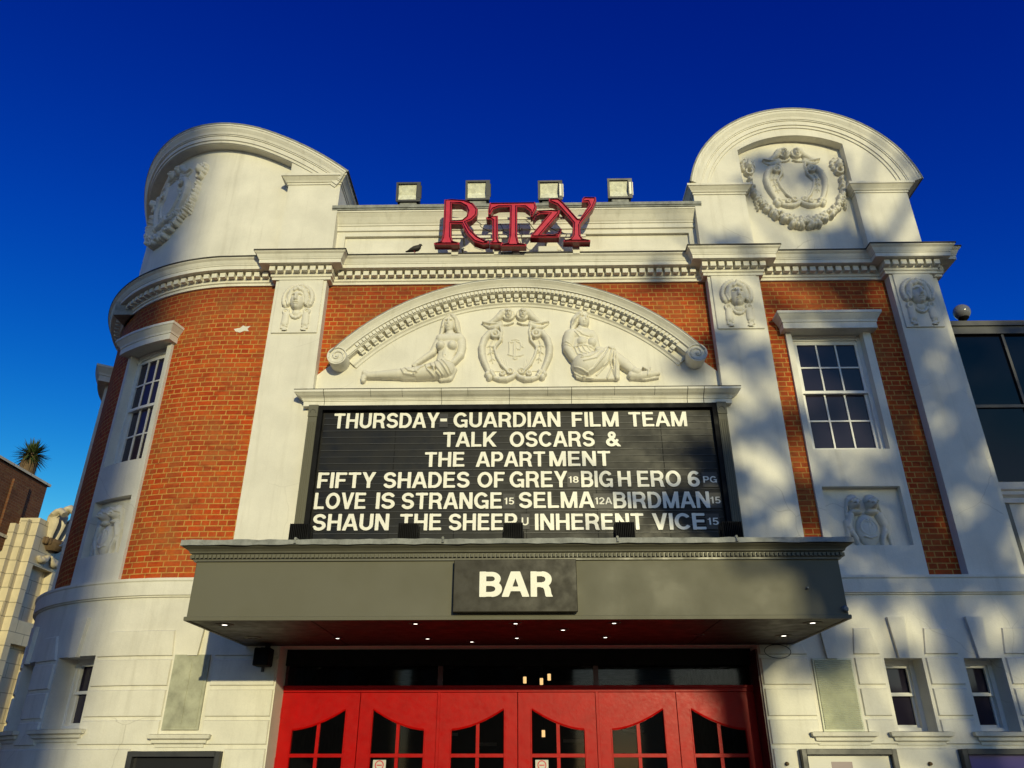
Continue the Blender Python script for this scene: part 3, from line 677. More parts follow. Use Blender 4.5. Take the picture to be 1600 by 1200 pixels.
# ---- carved cartouche (centre, and again on both gables with lion masks and a garland)
def cartouche(C, k=1.0, monogram=False):
    C.poly([(330, 400), (720, 400), (690, 480), (690, 600), (770, 700), (740, 860), (640, 960), (525, 990), (410, 960), (310, 860), (280, 700), (360, 600), (360, 480)], .022*k)
    C.poly([(150, 560), (220, 500), (330, 600), (270, 700), (330, 900), (420, 990), (630, 990), (720, 900), (780, 700), (720, 600), (830, 500), (900, 560), (930, 760), (850, 950), (200, 950), (120, 760)], .012*k)
    mk = lambda pts: [(1050-a, b, r) for a, b, r in pts]
    S = lambda pts, h, kk=1.0: C.stroke(mk(pts), h*k, kk*k)
    S([(270, 470, 40), (190, 490, 44), (130, 560, 44), (100, 660, 44), (108, 760, 42), (140, 850, 38), (190, 950, 32)], .008, 1.0)
    C.ring(1050-268, 505, 42, 20, .03*k, 1.2*k); C.ell(1050-268, 505, 22, 22, 0, .06*k)
    S([(330, 400, 16), (350, 470, 18), (330, 580, 18), (280, 640, 16), (250, 700, 14)], .02)
    S([(255, 660, 15), (290, 780, 16), (350, 880, 16), (410, 940, 18)], .022, 1.0)
    S([(230, 580, 7), (205, 640, 8), (215, 720, 8), (240, 850, 6)], .018)
    for a, b, c_, d in ((210, 640, 165, 655), (215, 650, 255, 640), (212, 720, 175, 745), (215, 715, 262, 735), (228, 800, 200, 830), (232, 800, 268, 815)): S([(a, b, 13), (c_, d, 5)], .016)
    for a, b, q in ((175, 985, 38), (225, 965, 38), (200, 1025, 40), (255, 1010, 34), (235, 990, 24)): C.ell(1050-a, b, q, q, 0, .055*k)
    C.ring(1050-362, 972, 24, 11, .02*k); C.ell(1050-362, 972, 12, 12, 0, .04*k)
    C.ring(1050-455, 950, 30, 13, .024*k); C.ell(1050-450, 952, 14, 14, 0, .045*k)
    S([(260, 1030, 22), (330, 1048, 30), (410, 1050, 34), (480, 1025, 30), (525, 985, 22)], .014)
    # wings and cherub heads
    S([(425, 215, 52), (360, 230, 52), (300, 290, 44), (215, 345, 30), (110, 352, 12)], .010, .8)
    S([(345, 350, 12), (280, 372, 12), (210, 372, 12), (105, 350, 10)], .035, .9)
    S([(330, 380, 40), (260, 410, 36), (190, 405, 24), (110, 365, 10)], .006, .8)
    C.ring(1050-435, 255, 62, 16, .02*k, 1.1*k)
    C.ell(1050-435, 262, 52, 58, .01*k, .075*k); C.ell(1050-448, 250, 12, 8, 0, .02*k, 'cut'); C.ell(1050-418, 250, 12, 8, 0, .02*k, 'cut')
    C.ell(1050-432, 268, 9, 13, 0, .018*k, 'add'); C.ell(1050-432, 293, 16, 5, 0, .014*k, 'cut'); C.ell(1050-435, 222, 48, 26, 0, .02*k, 'add')
    S([(380, 380, 7), (440, 375, 8), (500, 350, 7)], .024, .8)
    for a in (0, 1, 2): S([(345+a*32, 800+a*15, 6), (400+a*14, 930, 6)], .02, .7)
    if monogram:
        T = lambda pts: C.stroke([(a, b, 8) for a, b in pts], .024*k, .9, both=False)
        T([(442, 605), (448, 680), (442, 755)]); T([(500, 600), (503, 690), (500, 790)]); T([(520, 600), (523, 700), (518, 790)])
        T([(470, 605), (530, 590), (585, 612), (592, 660), (575, 692), (550, 690), (540, 672)]); T([(430, 752), (470, 765), (520, 775), (580, 770), (620, 755)])
        T([(440, 600), (455, 595)]); T([(480, 575), (530, 570), (570, 580)]); T([(610, 630), (600, 650), (620, 665)]); T([(495, 800), (520, 812), (545, 800)])
C = Canvas(-.613, 7.805, .001142, .00133, mirror=525); cartouche(C, 1.0, True)
relief('cartouche', C.p, (-.56, .60, 6.33, 7.66), M_relief, ty, .033, .006, gain=1.6)

# ---- the two seated figures
def px8(u0, z0, ku, kz): return Canvas(u0, z0, ku, kz)
C = Canvas(-2.305, 7.715, .001145, .001329); S = lambda pts, h=.02, k=1.0, mode='': C.stroke(pts, h, k, mode)
S([(1175, 470, 85), (1165, 580, 118), (1130, 700, 96), (1120, 820, 118)], .03, .45)                    # trunk
S([(1060, 490, 58), (1290, 490, 62)], .05, .8)
S([(1170, 400, 44), (1178, 465, 56)], .04, .7)
S([(1040, 505, 48), (1000, 580, 44), (962, 660, 40)], .03, .9); S([(962, 660, 38), (850, 735, 32), (770, 790, 26)], .04, .9)   # far arm
for a, b in ((735, 800), (725, 815), (740, 828), (760, 835)): S([(775, 792, 20), (a, b, 9)], .06, .9)
S([(1310, 500, 58), (1325, 590, 52), (1310, 690, 46)], .035, .9); S([(1310, 690, 44), (1240, 770, 38), (1185, 825, 28)], .045, .9)  # near arm
for a, b in ((1150, 825), (1160, 838), (1178, 845), (1135, 810)): S([(1190, 822, 22), (a, b, 9)], .075, .8)
C.ell(1066, 588, 62, 56, .055, .095); C.ell(1210, 590, 64, 58, .055, .098)
C.ell(1130, 690, 40, 70, 0, .012, 'add'); C.ell(1126, 715, 8, 9, 0, .012, 'cut')
S([(1130, 870, 112), (980, 885, 98), (800, 905, 78)], .06, .75); S([(800, 905, 72), (560, 915, 62), (300, 925, 42)], .05, .85)   # near leg
S([(1080, 900, 85), (830, 925, 66), (620, 930, 58)], .03, .8)
S([(300, 925, 42), (190, 925, 40), (140, 900, 34)], .05, .8); S([(170, 925, 40), (132, 950, 34), (128, 985, 26)], .045, .8)
for k in range(4): S([(150, 905+k*20, 14), (118, 915+k*22, 9)], .06, .8)
for pts in ([(1010, 790, 14), (1040, 880, 15), (1110, 960, 14)], [(960, 830, 14), (1000, 900, 16), (1080, 970, 14)], [(1040, 770, 12), (1110, 860, 14), (1180, 950, 14)], [(900, 850, 12), (930, 910, 14), (1010, 975, 13)], [(1090, 770, 12), (1180, 880, 14), (1210, 930, 12)],
            [(600, 880, 14), (640, 940, 14), (760, 955, 14)], [(640, 860, 12), (690, 905, 14), (800, 930, 12)], [(760, 945, 14), (830, 880, 14), (900, 850, 12)], [(1020, 770, 14), (1120, 775, 14), (1220, 800, 14)]): S([(a, b, r_*.85) for a, b, r_ in pts], .002, 1.3, 'add')
C.ell(960, 890, 40, 16, 0, .035, 'cut'); C.ell(1020, 905, 14, 36, 0, .03, 'cut')
S([(1090, 975, 34), (1190, 960, 40), (1240, 860, 34)], .03, .8)
# head and hair
S([(1160, 230, 62), (1100, 270, 40), (1078, 350, 32), (1060, 425, 18)], .03, .9); S([(1190, 230, 62), (1240, 280, 44), (1262, 360, 38), (1300, 430, 16)], .03, .9)
for i in range(4): S([(1165+i*14, 205+i*4, 8), (1230+i*9, 270, 8), (1248+i*10, 350, 8), (1268+i*10, 420, 6)], .002, 1.0, 'add'); S([(1150-i*10, 210+i*4, 8), (1104-i*8, 270, 8), (1080-i*6, 350, 7)], .002, 1.0, 'add')
C.ell(1160, 312, 64, 96, .065, .050); C.ell(1158, 380, 34, 26, .06, .045); C.ell(1128, 290, 17, 10, 0, .022, 'cut'); C.ell(1184, 290, 17, 10, 0, .022, 'cut')
C.ell(1128, 292, 10, 6, 0, .013, 'add'); C.ell(1184, 292, 10, 6, 0, .013, 'add'); S([(1153, 272, 8), (1150, 326, 15)], .006, .9, 'add'); S([(1112, 272, 7), (1140, 272, 7)], .003, .8, 'add'); S([(1168, 272, 7), (1198, 272, 7)], .003, .8, 'add'); S([(1128, 350, 8), (1174, 350, 8)], .003, .9, 'add'); S([(1134, 366, 9), (1168, 366, 9)], .003, .9, 'add')
C.ell(1151, 358, 24, 4, 0, .010, 'cut')
relief('reclining_figure', C.p, (-2.24, -.70, 6.36, 7.52), M_relief, ty, .033, .006, gain=1.15)['label'] = 'carved seated woman, bare to the waist, legs stretched out'
C = Canvas(.487, 7.684, .00105, .001195)
S([(440, 480, 130), (430, 600, 150), (440, 740, 150), (450, 900, 165)], .03, .45)
S([(430, 390, 54), (425, 450, 70)], .04, .7); S([(290, 480, 82), (560, 490, 70)], .045, .8)
S([(275, 490, 88), (245, 590, 78), (232, 670, 64)], .04, .85); S([(232, 680, 58), (300, 800, 52), (400, 905, 42)], .06, .9)
S([(400, 905, 44), (460, 950, 40)], .085, .8)
for a, b in ((575, 962), (565, 985), (545, 1000), (510, 1005), (590, 940)): S([(455, 948, 20), (500+(a-500)*.4, 955+(b-955)*.5, 16), (a, b, 10)], .10, .9)
S([(590, 510, 60), (610, 600, 52), (640, 700, 44)], .035, .9); S([(640, 705, 42), (720, 710, 36), (790, 690, 30)], .07, .9)
for a, b in ((850, 690), (845, 705), (860, 715)): S([(790, 690, 20), (a, b, 11)], .11, .8)
C.ell(425, 598, 78, 68, .06, .085); C.ell(556, 608, 68, 64, .06, .078)
S([(320, 672, 14), (430, 650, 14), (540, 672, 14), (600, 690, 12)], .004, 1.1, 'add')
S([(455, 900, 165), (640, 830, 125), (820, 735, 72)], .05, .7); S([(820, 735, 66), (850, 880, 62), (870, 1060, 36)], .06, .6)
C.poly([(290, 990), (330, 1060), (420, 1088), (875, 1088), (880, 760), (700, 800), (450, 850)], .06)
S([(830, 760, 74), (980, 880, 70), (1110, 985, 55)], .05, .8); S([(1070, 1030, 52), (1180, 1035, 56), (1300, 1025, 52), (1420, 1005, 32)], .04, .9); S([(1110, 985, 52), (1150, 1000, 52)], .06, .9)
S([(1050, 1072, 14), (1250, 1085, 14), (1420, 1060, 14)], .04, .9); S([(1220, 950, 10), (1290, 990, 12), (1275, 1050, 10)], .095, .8); S([(1320, 950, 10), (1290, 1000, 12)], .09, .8)
for pts in ([(780, 700, 13), (700, 830, 14), (560, 980, 14), (420, 1070, 13)], [(820, 720, 13), (760, 880, 15), (600, 1040, 14)], [(850, 740, 12), (830, 900, 15), (740, 1070, 14)], [(870, 760, 11), (868, 900, 13), (850, 1070, 13)],
            [(720, 730, 12), (600, 850, 13), (430, 900, 12)], [(640, 750, 12), (520, 830, 13), (400, 850, 12)], [(330, 690, 12), (350, 760, 12), (430, 830, 12)], [(370, 670, 11), (400, 740, 12), (480, 790, 12)], [(430, 670, 11), (460, 730, 11), (520, 770, 11)], [(500, 680, 11), (540, 730, 11), (590, 760, 11)],
            [(330, 470, 10), (400, 540, 10), (500, 560, 10)], [(360, 450, 10), (440, 510, 10), (520, 530, 10)], [(200, 600, 9), (270, 640, 10), (300, 660, 9)], [(195, 640, 9), (260, 668, 10)], [(290, 1000, 14), (400, 1060, 15), (560, 1085, 12)], [(300, 950, 12), (420, 1010, 13), (520, 1060, 12)]): S([(a, b, r_*.85) for a, b, r_ in pts], .002, 1.3, 'add')
C.ell(820, 905, 16, 60, 0, .035, 'cut'); C.ell(400, 645, 60, 8, 0, .02, 'cut')
S([(420, 240, 92), (370, 270, 70), (330, 330, 42), (305, 390, 26)], .035, .7); C.ell(452, 222, 84, 52, .05, .075)
for i in range(4): S([(450, 190+i*10, 8), (380-i*10, 240+i*14, 9), (345-i*10, 310+i*12, 8)], .002, 1.0, 'add')
C.ell(464, 285, 78, 104, .075, .055); C.ell(472, 358, 42, 32, .07, .05)
C.ell(445, 262, 18, 11, 0, .024, 'cut'); C.ell(512, 268, 15, 11, 0, .024, 'cut'); C.ell(446, 265, 11, 6, 0, .014, 'add'); C.ell(511, 270, 10, 6, 0, .014, 'add')
S([(486, 248, 9), (494, 303, 16)], .006, .9, 'add'); S([(425, 244, 8), (462, 244, 8)], .003, .8, 'add'); S([(500, 248, 8), (526, 252, 7)], .003, .8, 'add'); S([(460, 328, 9), (508, 330, 8)], .003, .9, 'add'); S([(466, 346, 10), (502, 346, 9)], .003, .9, 'add'); C.ell(485, 337, 24, 4, 0, .010, 'cut')
relief('reclining_figure', C.p, (.55, 2.12, 6.34, 7.56), M_relief, ty, .033, .006, gain=1.15)['label'] = 'carved seated woman in a long draped dress, one knee raised'

# ---- upper windows
def hood(u0, u1, parent):
    s = MB(); s.sweep([(u0+.19, -.005), (u0+.19, .03), (u1-.19, .03), (u1-.19, -.005)], [(0, 7.14), (.135, 7.14), (.135, 7.235), (.147, 7.24), (.147, 7.255), (.153, 7.275), (.185, 7.325), (.20, 7.35), (.21, 7.355), (.21, 7.395), (-.05, 7.42)])
    return s.build('hood', M_trim, parent)
def up_window(W, hole, panes, rel):
    u0, u1 = W; h0, h1, z0, z1 = hole; dS = .042
    s = MB(); s.wall(u0, u1, ZB, 7.18, [hole, (u0+.10, u1-.10, 4.045, 4.82)], dS); s.side(u0, -.01, dS, ZB, 7.18, rev=True); s.side(u1, -.01, dS, ZB, 7.18)
    dR = -.17
    s.side(h0, dR, dS, z0, z1); s.side(h1, dR, dS, z0, z1, rev=True); s.ledge(h0, h1, z1, dR, dS, up=True); s.ledge(h0, h1, z0, dR, dS)
    a, b = u0+.10, u1-.10                                        # sunk panel below the window
    s.side(a, -.055, dS, 4.045, 4.82); s.side(b, -.055, dS, 4.045, 4.82, rev=True); s.ledge(a, b, 4.82, -.055, dS, up=True); s.ledge(a, b, 4.045, -.055, dS)
    s.strip(a, b, 4.045, 4.82, -.055)
    o = s.build('window_surround', M_white, B)
    hood(u0-.115 if W is WR else u0-.10, u1+.115 if W is WR else u1+.20 if W is W2 else u1+.10, o)
    # carved panel: two heads over a shield
    uc, k = (u0+u1)/2, (1 if W is WR else .93)
    C = Canvas(uc-.46*k, 4.905, .00083*k, .00086, mirror=555)
    C.stroke([(690, 290, 92), (690, 400, 88)], .008, .5); C.stroke([(640, 260, 26), (700, 225, 26), (770, 270, 26), (800, 380, 24), (830, 520, 18)], .012, .9)
    C.ell(690, 370, 88, 82, .015, .085); C.stroke([(620, 330, 20), (690, 290, 24), (760, 330, 20)], .07, .8); C.ell(660, 375, 18, 11, 0, .024, 'cut'); C.ell(722, 375, 18, 11, 0, .024, 'cut'); C.ell(690, 400, 13, 18, 0, .02, 'add'); C.ell(690, 432, 24, 7, 0, .016, 'cut')
    C.ell(690, 480, 110, 46, .005, .05); C.stroke([(780, 540, 60), (830, 700, 52), (800, 800, 44)], .008, .9); C.stroke([(810, 780, 44), (760, 880, 38), (740, 980, 26)], .016, .9); C.stroke([(850, 620, 40), (860, 800, 34), (880, 980, 26)], .008, .8)
    C.ell(555, 760, 175, 250, .006, .05, both=False); C.ring(555, 720, 120, 16, .04, .9, both=False)
    for pts in ([(555, 600, 10), (555, 820, 10)], [(520, 640, 10), (590, 640, 10), (610, 700, 10), (570, 740, 10)], [(460, 860, 10), (555, 890, 12), (650, 860, 10)]): C.stroke(pts, .05, .9, both=False)
    C.stroke([(300, 1000, 22), (830, 1000, 22)], .01, .8, both=False)
    relief('carved_panel', C.p, (uc-min(.42, (u1-u0)/2-.105), uc+min(.42, (u1-u0)/2-.105), 4.04, 4.80), M_relief, o, -.056, .006, gain=1.7)
    f = MB(); D = dR+.02
    def bar(a, b, d0, d1, lo, hi): f.fbox(a, b, d0, d1, lo, hi)
    bar(h0, h0+.055, dR, D+.07, z0, z1); bar(h1-.055, h1, dR, D+.07, z0, z1)
    for k2, (lo, hi) in enumerate(((z1-.035, z1), (z1-.075, z1-.0355), (z1-.105, z1-.0755))): bar(h0+.055, h1-.055, dR, D+.085-.02*k2, lo, hi)
    bar(h0+.055, h1-.055, dR, D+.06, z0, z0+.035)
    f.build('frame', M_sash, o); f = MB()
    zm = 6.255; a, b = h0+.056, h1-.056
    for lo, hi, d in ((zm-.03, z1-.106, D+.03), (z0+.036, zm+.012, D-.008)):
        bar(a, a+.04, d, d+.035, lo, hi); bar(b-.04, b, d, d+.035, lo, hi); bar(a+.04, b-.04, d, d+.034, hi-.042, hi); bar(a+.04, b-.04, d, d+.034, lo, lo+.042)
        for i in range(1, panes): c = a+.04+(b-a-.08)*i/panes; bar(c-.011, c+.011, d+.005, d+.03, lo+.042, hi-.042)
        c = (lo+hi)/2; bar(a+.04, b-.04, d+.006, d+.029, c-.011, c+.011)
    f.build('sash', M_sash, o)
    g_ = MB(); g_.strip(a, b, zm-.02, z1-.1, D+.045); g_.strip(a, b, z0+.03, zm-.02, D+.004); g_.build('pane', M_glass, o)
    bk = MB(); bk.strip(h0-.1, h1+.1, z0-.1, z1+.1, dR-.02); bk.build('blind', M_black, o)
    return o
up_window(WR, HOLES[2], 3, 'r')['label'] = 'tall white window surround on the flat right wall'
up_window(W1, HOLES[0], 3, 'l')['label'] = 'white window surround at the start of the rounded corner'
up_window(W2, HOLES[1], 3, 'l')['label'] = 'white window surround further round the corner'

# ---- parapet between the gables
s = MB(); s.wall(-2.9, 2.9, 8.4, 9.10, [(-2.69, 2.69, 8.70, 9.0)], -.03)
s.side(-2.69, -.08, -.03, 8.70, 9.0); s.side(2.69, -.08, -.03, 8.70, 9.0, rev=True); s.ledge(-2.69, 2.69, 9.0, -.08, -.03, up=True); s.ledge(-2.69, 2.69, 8.70, -.08, -.03); s.strip(-2.69, 2.69, 8.70, 9.0, -.08, st=9)
pw = s.build('parapet_wall', M_white, B)
s = MB(); s.sweep([(-2.9, -.03), (2.9, -.03)], [(0, 9.08), (.025, 9.09), (.025, 9.17), (.04, 9.18), (.04, 9.20), (.055, 9.22), (.10, 9.30), (.14, 9.355), (.15, 9.36), (.15, 9.385), (.0, 9.39)]); s.build('parapet_cornice', M_trim, pw)
s = MB(); s.fbox(-2.9, 2.9, -.6, .135, 9.391, 9.47); s.fbox(-2.9, 2.9, -.6, .15, 9.42, 9.475); s.build('coping', M_lead, pw)

# ---- curved gables
def gable(u0, u1, uc, R_, cz, spring, pier, ra, rcz, side, lab):
    dW, dB, dk = .13, -.02, -.8
    rw = R_-.30
    top = lambda u: cz+math.sqrt(max(.0001, rw*rw-(u-uc)**2)) if abs(u-uc) < rw else spring
    rt = lambda u: rcz+math.sqrt(max(.0001, ra*ra-(u-uc)**2))
    a, b = u0+pier, u1-pier; s = MB()
    s.strip(u0, a, 8.35, lambda u: max(spring, top(u)), dW+.02 if False else dW, st=.06); s.strip(b, u1, 8.35, lambda u: max(spring, top(u)), dW, st=.06)
    s.strip(a, b, rt, top, dW, st=.08); s.strip(a, b, 8.35, rt, dB, st=.08)
    s.ledge(a, b, rt, dB, dW, st=.08, up=True); s.side(a, dB, dW, 8.35, rt(a)); s.side(b, dB, dW, 8.35, rt(b), rev=True)
    s.side(u0, dk, dW, 8.35, spring+.1, rev=True); s.side(u1, dk, dW, 8.35, spring+.1)
    s.strip(u0, u1, 8.0, lambda u: max(spring, top(u)), dk, rev=True, st=.15)
    o = s.build('curved_gable', M_white, B); o['label'] = lab
    t0 = -math.acos(min(1, max(-1, (spring+.01-cz)/R_))); t1 = -t0
    if uc-R_*math.sin(t1) < UL: t0 = -math.asin((uc-(UL+.4))/R_)
    if uc < 0: t0 = -math.asin(min(.99, (uc-(u0-.05))/R_))
    w_ = dW; pf = [(R_-.005, dk), (R_-.005, w_+.135), (R_-.04, w_+.135), (R_-.045, w_+.125), (R_-.075, w_+.118), (R_-.13, w_+.085), (R_-.17, w_+.072), (R_-.175, w_+.06), (R_-.19, w_+.06), (R_-.195, w_+.045), (R_-.265, w_+.04), (R_-.27, w_+.022), (R_-.31, w_+.018), (R_-.315, w_-.005), (R_-.315, dk)]
    s = MB(); s.arc(uc, cz, pf, t0, t1, st=.02 if uc < 0 else .04); s.build('arch_moulding', M_trim, o)
    s = MB(); s.arc(uc, cz, [(R_-.31, dk-.02), (R_+.012, dk-.02), (R_+.012, w_+.142), (R_-.012, w_+.142), (R_-.012, w_+.128)], t0-.005, t1+.005, st=.02 if uc < 0 else .04, caps=False); s.build('lead_roll', M_lead, o)
    cp = [(0, spring-.16), (.015, spring-.16), (.015, spring-.13), (.03, spring-.125), (.045, spring-.10), (.085, spring-.055), (.09, spring-.05), (.105, spring-.045), (.105, spring-.005), (-.03, spring+.01)]
    for q0, q1 in ((u0, a), (b, u1)):
        l, r_ = (q0, dB), (q1, dB)
        if q0 == u0: l = (q0, dk)
        if q1 == u1: r_ = (q1, dk)
        s = MB(); s.sweep([l, (q0, dW), (q1, dW), r_], cp); s.build('pier_cap', M_trim, o)
    return o
gr = gable(2.80, 6.14, 4.555+.0, 1.83, 9.47, 9.77, .81, 1.6, 9.24, 1, 'small round topped white gable on the flat right wing')
gl = gable(-9.76, -2.82, -6.3, 5.5, 5.92, 10.07, .84, 5.2, 5.9, -1, 'long white gable wrapping round the left corner')
def gable_relief(uc, zc, par):
    C = Canvas(uc-525*.00109, zc+1.10, .00109, .00136, mirror=525); cartouche(C, 1.15)
    # lion masks with rings, and the hanging garland
    lx, lz = 1192, 440
    C.ell(lx, lz, 105, 115, .006, .05); C.ell(lx, lz+30, 62, 60, .03, .09); C.ell(lx-32, lz-15, 26, 18, 0, .03, 'cut'); C.ell(lx+32, lz-15, 26, 18, 0, .03, 'cut'); C.stroke([(lx, lz-20, 18), (lx, lz+35, 26)], .11, .5)
    for k in range(10): a = k*2*PI/10; C.ell(lx+86*math.cos(a), lz+92*math.sin(a), 32, 30, .004, .05)
    C.ring(lx, lz+105, 42, 15, .05, 1.2); C.ell(lx, lz+100, 24, 18, 0, .06, 'cut')
    r2 = random.Random(5)
    for i in range(60):
        q = i/59; a = q*PI/2; x, y = 525+(lx-525+10)*math.cos(a), 640+670*math.sin(a)
        wd = 18+62*(q**.8); n = 1 if q < .12 else 3
        for _ in range(n):
            rr = 16+q*14+r2.random()*12; C.ell(x+(r2.random()-.5)*wd*1.5, y+(r2.random()-.5)*wd*1.5, rr, rr*(.7+.5*r2.random()), .012+.02*q, .05+.03*r2.random())
    for i in range(24): C.ell(lx+20-30*r2.random()+i*-2, 640+i*20, 14, 20, .008, .05)
    relief('cartouche', C.p, (uc-.92, uc+.92, zc-.95, zc+.98), M_relief, par, -.021, .0065, gain=1.25)
gable_relief(4.50, 9.80, gr); gable_relief(-6.08, 10.08, gl)
s = MB(); s.box(-2.9, 6.2, .7, 9, 8.05, 8.3); s.box(-6.5, -2.9, .9, 9, 8.05, 8.3); s.build('flat_roof', M_lead, B)
s = MB(); s.box(6.20, 6.28, .2, 6, 8.1, 8.7); s.build('side_parapet', M_white, B)

# ---- entrance: six red door leaves, head rail, dark transom lights
DY = -.21                                                     # door face depth (y=.36)
LW = 5.64/6
for i in range(6):
    u0 = -2.82+i*LW; u1 = u0+LW-.008 if i % 2 == 0 else u0+LW-.004; sg = 1 if i % 2 == 0 else -1
    cx = (u0+u1)/2; hw = .305
    def zt(u): q = ((u-cx)/hw*sg+1)/2; return 1.94+.22*(q**1.7 if q > 0 else 0)+.0
    gu = [cx-hw+2*hw*k/14 for k in range(15)]
    top = [(u, zt(u)) for u in gu]
    hole1 = [(cx-hw, 1.695), (cx+hw, 1.695)]+top[::-1]
    hole2 = [(cx-hw, 1.05), (cx+hw, 1.05), (cx+hw, 1.655), (cx-hw, 1.655)]
    s = MB(); s.prism([(u0, .01), (u1, .01), (u1, 2.352), (u0, 2.352)], DY-.045, DY, holes=[hole1, hole2])
    d = s.build('entrance_door', M_red, B, bevel=.004)
    s = MB(); s.fbox(cx-.02, cx+.02, DY-.035, DY-.006, 1.05, zt(cx)+.02); s.build('glazing_bar', M_red, d)
    s = MB(); s.tube([M(u, DY-.004, z+.012) for u, z in top], .011, 6); s.tube([M(cx-hw-.01, DY-.004, 1.05), M(cx-hw-.01, DY-.004, zt(cx-hw)+.01)], .011, 6); s.tube([M(cx+hw+.01, DY-.004, 1.05), M(cx+hw+.01, DY-.004, zt(cx+hw)+.01)], .011, 6); s.build('glazing_bead', M_red, d, smooth=True)
    s = MB(); s.strip(cx-hw-.02, cx+hw+.02, 1.03, 2.2, DY-.03, st=9); s.build('pane', M_lglass, d)
    hx = u0+.004 if sg > 0 else u1-.004
    for z in (2.13, 1.60, .5): s = MB(); s.tube([M(hx, DY+.006, z-.055), M(hx, DY+.006, z+.055)], .009, 8); s.build('hinge', M_red, d, smooth=True)
    if i in (1, 3):
        s = MB(); s.fbox(cx-sg*.0-.27, cx-.12, DY-.029, DY-.027, 1.49, 1.63); s.build('notice', M_poster1, d)
        s = MB(); s.lathe(M(cx-.195, DY-.0265, 1.575), [(.052, 0), (.052, -.002), (.040, -.002), (.040, 0)], 20, 'y'); s.fbox(cx-.225, cx-.165, DY-.026, DY-.0245, 1.569, 1.581); s.build('red_ring', M_crim, d)
s = MB(); s.fbox(-2.82, 2.82, DY-.05, DY+.012, 2.356, 2.425); s.fbox(-2.82, 2.82, DY-.05, DY+.03, 2.40, 2.43); s.build('head_rail', M_red, B, bevel=.004)
for a in (-2.82+2*LW, -2.82+4*LW): s = MB(); s.fbox(a-.02, a+.016, DY+.001, DY+.018, .01, 2.355); s.build('door_post', M_red, B, bevel=.003)
s = MB()
for k in range(3): s.strip(-2.82+k*1.88+.02, -2.82+(k+1)*1.88-.02, 2.43, 2.66, DY-.03, st=9)
tr = s.build('transom_light', M_lglass, B)
for k in range(4): c = -2.82+k*1.88; s = MB(); s.fbox(c-.03, c+.03, DY-.05, DY-.005, 2.43, 2.66); s.build('mullion', M_dkred, tr)
s = MB(); s.fbox(-2.82, 2.82, -.40, -.17, 2.655, 2.86); s.build('lintel_beam', M_black, B)
s = MB(); s.box(-2.9, 2.9, 6.0, 6.1, 0, 3.2); s.box(-2.95, -2.9, .4, 6, 0, 3.2); s.box(2.9, 2.95, .4, 6, 0, 3.2); s.box(-2.95, 2.95, .56, 6, 3.0, 3.2); s.build('lobby_wall', M_iron, B)
for x, z in ((.078, 2.70), (.324, 2.68), (.439, 2.74), (1.10, 2.21), (.34, 1.98)):
    s = MB(); s.tube([(x, 2.6, z-.05), (x, 2.6, z+.04)], .024, 10); q = s.build('pendant_lamp', M_warm, B)
    s = MB(); s.tube([(x, 2.6, z+.04), (x, 2.6, 3.0)], .004, 4); s.build('flex', M_black, q)
for x, z in ((-1.4, 2.0), (-.75, 1.85), (.7, 1.9), (1.7, 2.05)): s = MB(); s.box(x, x+.35, 4.5, 4.52, z, z+.05); s.build('pale_strip', M_poster1, B)  # thin pale strips set inside the lobby behind the door glass
# ================================================================== entrance canopy
CN = thing('entrance_canopy', 'grey green box canopy over the cinema doors with a lead covered top', 'canopy', (0, 0, 2.84))
s = MB(); s.box(-3.22, 3.22, -1.80, -.02, 2.87, 3.44); s.build('fascia', M_grey, CN, bevel=.006)
s = MB(); s.sweep([(-3.22, .17), (-3.22, 1.95), (3.22, 1.95), (3.22, .17)], [(-.02, 2.84), (.016, 2.84), (.018, 2.872), (.012, 2.878), (-.01, 2.878)]); s.build('bottom_edge', M_grey, CN)
s = MB(); s.sweep([(-3.22, .17), (-3.22, 1.95), (3.22, 1.95), (3.22, .17)], [(-.02, 3.415), (.022, 3.415), (.022, 3.435), (.035, 3.438), (.035, 3.482), (.06, 3.49), (.065, 3.505), (.085, 3.525), (.115, 3.542), (.12, 3.548), (-.02, 3.55)]); s.build('cornice', M_greyd, CN)
s = MB()
n = 150
for k in range(n+1): x = -3.24+6.48*k/n; s.box(x-.013, x+.013, -1.856, -1.83, 3.442, 3.476)
for sg in (-1, 1):
    for k in range(42): y = -1.82+k*.0432; s.box(sg*3.267-.013, sg*3.267+.013, y-.013, y+.013, 3.442, 3.476)
s.build('bead_course', M_grey, CN)
s = MB(); r3 = random.Random(3); xs = [-3.355+6.71*k/60 for k in range(61)]; zz = [3.552+r3.uniform(-.006, .004) for _ in xs]; zt_ = [3.604+r3.uniform(-.004, .006) for _ in xs]; yy = [-1.945+r3.uniform(-.006, .006) for _ in xs]
for k in range(60):
    s.quad((xs[k], yy[k], zz[k]), (xs[k+1], yy[k+1], zz[k+1]), (xs[k+1], yy[k+1]+.006, zt_[k+1]), (xs[k], yy[k]+.006, zt_[k]))
    s.quad((xs[k], yy[k]+.006, zt_[k]), (xs[k+1], yy[k+1]+.006, zt_[k+1]), (xs[k+1], -.02, 3.70), (xs[k], -.02, 3.70))
    s.quad((xs[k], yy[k], zz[k]), (xs[k], -.02, 3.551), (xs[k+1], -.02, 3.551), (xs[k+1], yy[k+1], zz[k+1]))
for x in (-3.355, 3.355): s.quad((x, -1.94, 3.552), (x, -1.935, 3.615), (x, -.02, 3.70), (x, -.02, 3.552))
for x in (-2.2, -.72, 1.02, 2.2): s.tube([(x, -1.955, 3.56), (x, -1.95, 3.612), (x+.01, -.1, 3.70)], .014, 6)
s.build('lead_top', M_lead, CN)
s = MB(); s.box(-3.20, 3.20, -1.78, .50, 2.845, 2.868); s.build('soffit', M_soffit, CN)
s = MB()
